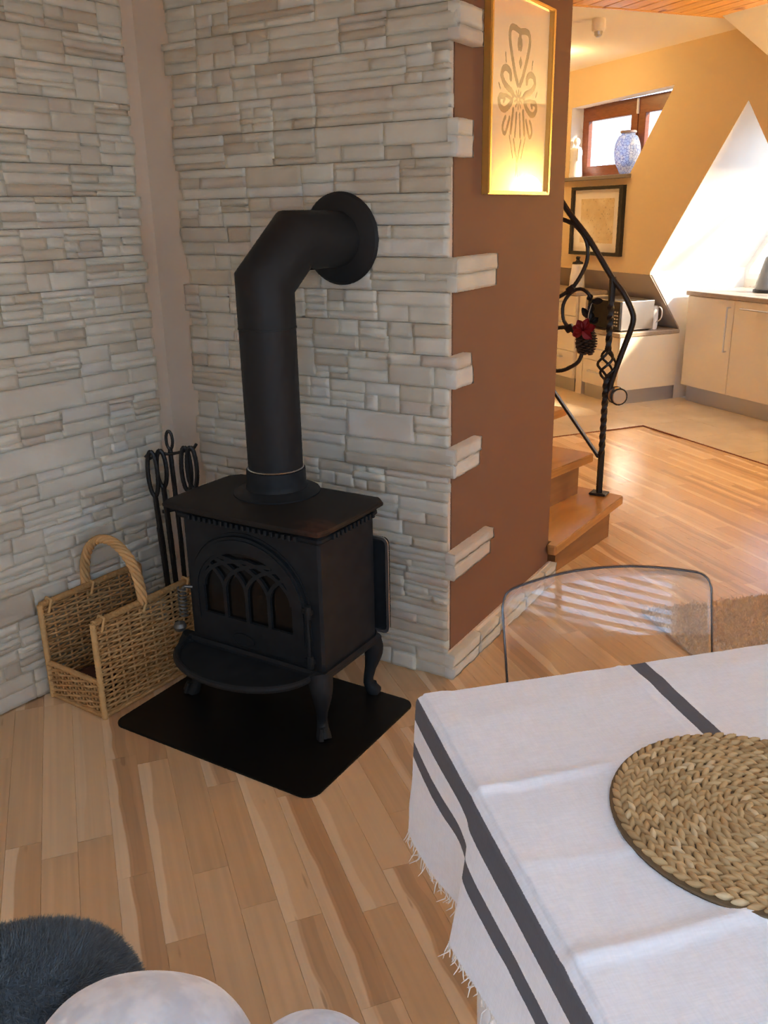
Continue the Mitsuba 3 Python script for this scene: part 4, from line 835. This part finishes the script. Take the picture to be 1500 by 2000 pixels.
def back_pt(u, v):
    W = .200; w = (u - .5) * 2 * W; z0_, z1_, r = .455, .855, .024
    e = np.clip((np.abs(w) - (W - r)) / r, 0, 1); zt = z1_ - r * (1 - np.sqrt(1 - e * e * .999)) + .018 * (1 - (w / W) ** 2)
    zz = z0_ + (zt - z0_) * v; h = (zz - z0_) / (z1_ - z0_)
    wid = w * (1.0 - .04 * (1 - h)); bow = -.030 * (1 - (w / W) ** 2); rec = .10 * (1 - h)
    return BC + wid[:, None] * bd + (bow + rec)[:, None] * fd + zz[:, None] * K3
sl = slab(back_pt, 61, 25, .0065, None); obj('backrest', sl, 'm_polycarbonate', k, 60)
def seat_pt(u, v):
    w = (u - .5) * .40; d = v * .40
    return BC + w[:, None] * bd + (d + .105)[:, None] * fd + (.452 - .012 * np.sin(v * math.pi))[:, None] * K3
tt = np.concatenate([np.stack([0 * np.linspace(.05, .97, 20), np.linspace(.05, .97, 20)], 1), np.stack([np.linspace(0, 1, 121), np.ones(121)], 1), np.stack([1 + 0 * np.linspace(.97, .05, 20), np.linspace(.97, .05, 20)], 1)])
obj('edge', tube(back_pt(tt[:, 0], tt[:, 1]), .0016, 8), 'm_edge', k)  # dark tube stands in for the rim darkened by internal reflection
obj('seat', slab(seat_pt, 15, 15, .010, None), 'm_polycarbonate', k, 60)
for w, d in ((-.17, .10), (.17, .10), (-.17, .45), (.17, .45)):
    p = BC + bd * w + fd * d; o = BC + bd * w * 1.08 + fd * (d + (.02 if d > .3 else -.03)); obj('leg', tube([o + K3 * 0, (o + p) / 2 + K3 * .22, p + K3 * .444], [.011, .013, .016], 12), 'm_polycarbonate', k)

# ------------------------------------------------------------------ rug
RC = np.array([.418, .822, 0]); r1, r2 = np.array([.695, -.719, 0]), np.array([.719, .695, 0]); RL, RW = 1.25, 1.5
k = thing('shaggy_rug', 'beige shaggy rug on the laminate beyond the clear chair', 'rug')
obj('backing', frame(rbx(.002, RL - .002, .002, RW - .002, .0005, .012, .004), r1, r2, K3, RC), 'm_tint_matte', k, color=(.62, .53, .42))
ns = 42000; a, b = rng.uniform(0, RL, ns), rng.uniform(0, RW, ns); lean = rng.normal(0, .006, (ns, 2)); base = RC + a[:, None] * r1 + b[:, None] * r2 + K3 * .010
th = rng.uniform(0, math.pi, ns); wv = np.stack([np.cos(th), np.sin(th), 0 * th], 1) * .0028; tip = base + np.c_[lean * 1.3, rng.uniform(.006, .015, ns)]
V = np.stack([base - wv, base + wv, tip + wv * .5, tip - wv * .5], 1).reshape(-1, 3); fq = np.arange(ns * 4).reshape(-1, 4)
cc = np.clip(np.array([.74, .63, .50]) * rng.uniform(.8, 1.12, (ns, 1)), 0, 1)
stuff(obj('pile', tm(V, fq), 'm_tint_matte', k, False, color=np.repeat(cc, 4, 0)))

# ------------------------------------------------------------------ sofa corner in the foreground
def puff(c, rx, ry, rz, rot, e=2.6, wob=.02, seed=1):
    s = trimesh.creation.icosphere(5, 1.0); v = np.asarray(s.vertices)
    n = (np.abs(v) ** e).sum(1) ** (1 / e); v = v / n[:, None]
    v = v * (1 + wob * (meshkit.fbm(v * 2.2 + seed * 9, 3) - .5))[:, None]
    v = v * [rx, ry, rz]; cr, sr = math.cos(rot), math.sin(rot)
    return tm(np.stack([c[0] + v[:, 0] * cr - v[:, 1] * sr, c[1] + v[:, 0] * sr + v[:, 1] * cr, c[2] + v[:, 2]], 1), s.faces)
sr_ = math.radians(31.5)
k = thing('sofa', 'light grey upholstered sofa at the bottom edge of the photo', 'sofa')
SE = (math.cos(sr_), math.sin(sr_), 0); SN = (-math.sin(sr_), math.cos(sr_), 0); SO = (.46, -1.80, 0)
obj('base', frame(rbx(-.62, .36, -.62, .02, .05, .208, .04), SE, SN, K3, SO), 'm_fabric', k)
for a, b in ((-.55, -.05), (.30, -.05), (-.55, -.55), (.30, -.55)): obj('foot', frame(lathe([(0, 0), (.018, 0), (.022, .06), (0, .06)], 14), SE, SN, K3, np.array(SO) + np.array(SE) * a + np.array(SN) * b), 'm_black', k)
tag(obj('grey_cushion', puff((.462, -1.792, .375), .165, .15, .165, sr_, 2.2, .04, 1), 'm_fabric', None, True), 'large pale grey rounded cushion at the bottom edge', 'cushion')
tag(obj('grey_cushion', puff((.672, -1.690, .368), .108, .105, .150, sr_, 2.2, .04, 5), 'm_fabric', None, True), 'smaller pale grey rounded cushion near the table leg', 'cushion')
k = thing('plush_cushion', 'dark grey fluffy plush cushion in the lower left corner', 'cushion')
pb = puff((.170, -1.800, .365), .20, .105, .125, sr_ + .25, 2.4, .10, 3); obj('cover', pb, 'm_tint_matte', k, True, color=(.10, .115, .128))
nf = 60000; pts, fi_ = trimesh.sample.sample_surface(pb, nf, seed=4); nr = pb.face_normals[fi_]
comb = meshkit.noise(pts * 18)[:, None] * np.array([.6, .2, -.5]) + meshkit.noise(pts * 30 + 9)[:, None] * np.array([-.5, .5, .0]); dirs = nr + .8 * (comb - .1) + rng.normal(0, .25, (nf, 3)); dirs /= np.linalg.norm(dirs, axis=1, keepdims=True)
wv = np.cross(dirs, rng.normal(0, 1, (nf, 3))); wv = wv / np.linalg.norm(wv, axis=1, keepdims=True) * .0010
tip = pts + dirs * rng.uniform(.010, .018, (nf, 1)); V = np.stack([pts - wv, pts + wv, tip], 1).reshape(-1, 3)
cc = np.array([.135, .155, .172]) * rng.uniform(.7, 1.35, (nf, 1))
stuff(obj('fur', tm(V, np.arange(nf * 3).reshape(-1, 3)), 'm_tint_matte', k, False, color=np.repeat(cc, 3, 0)))
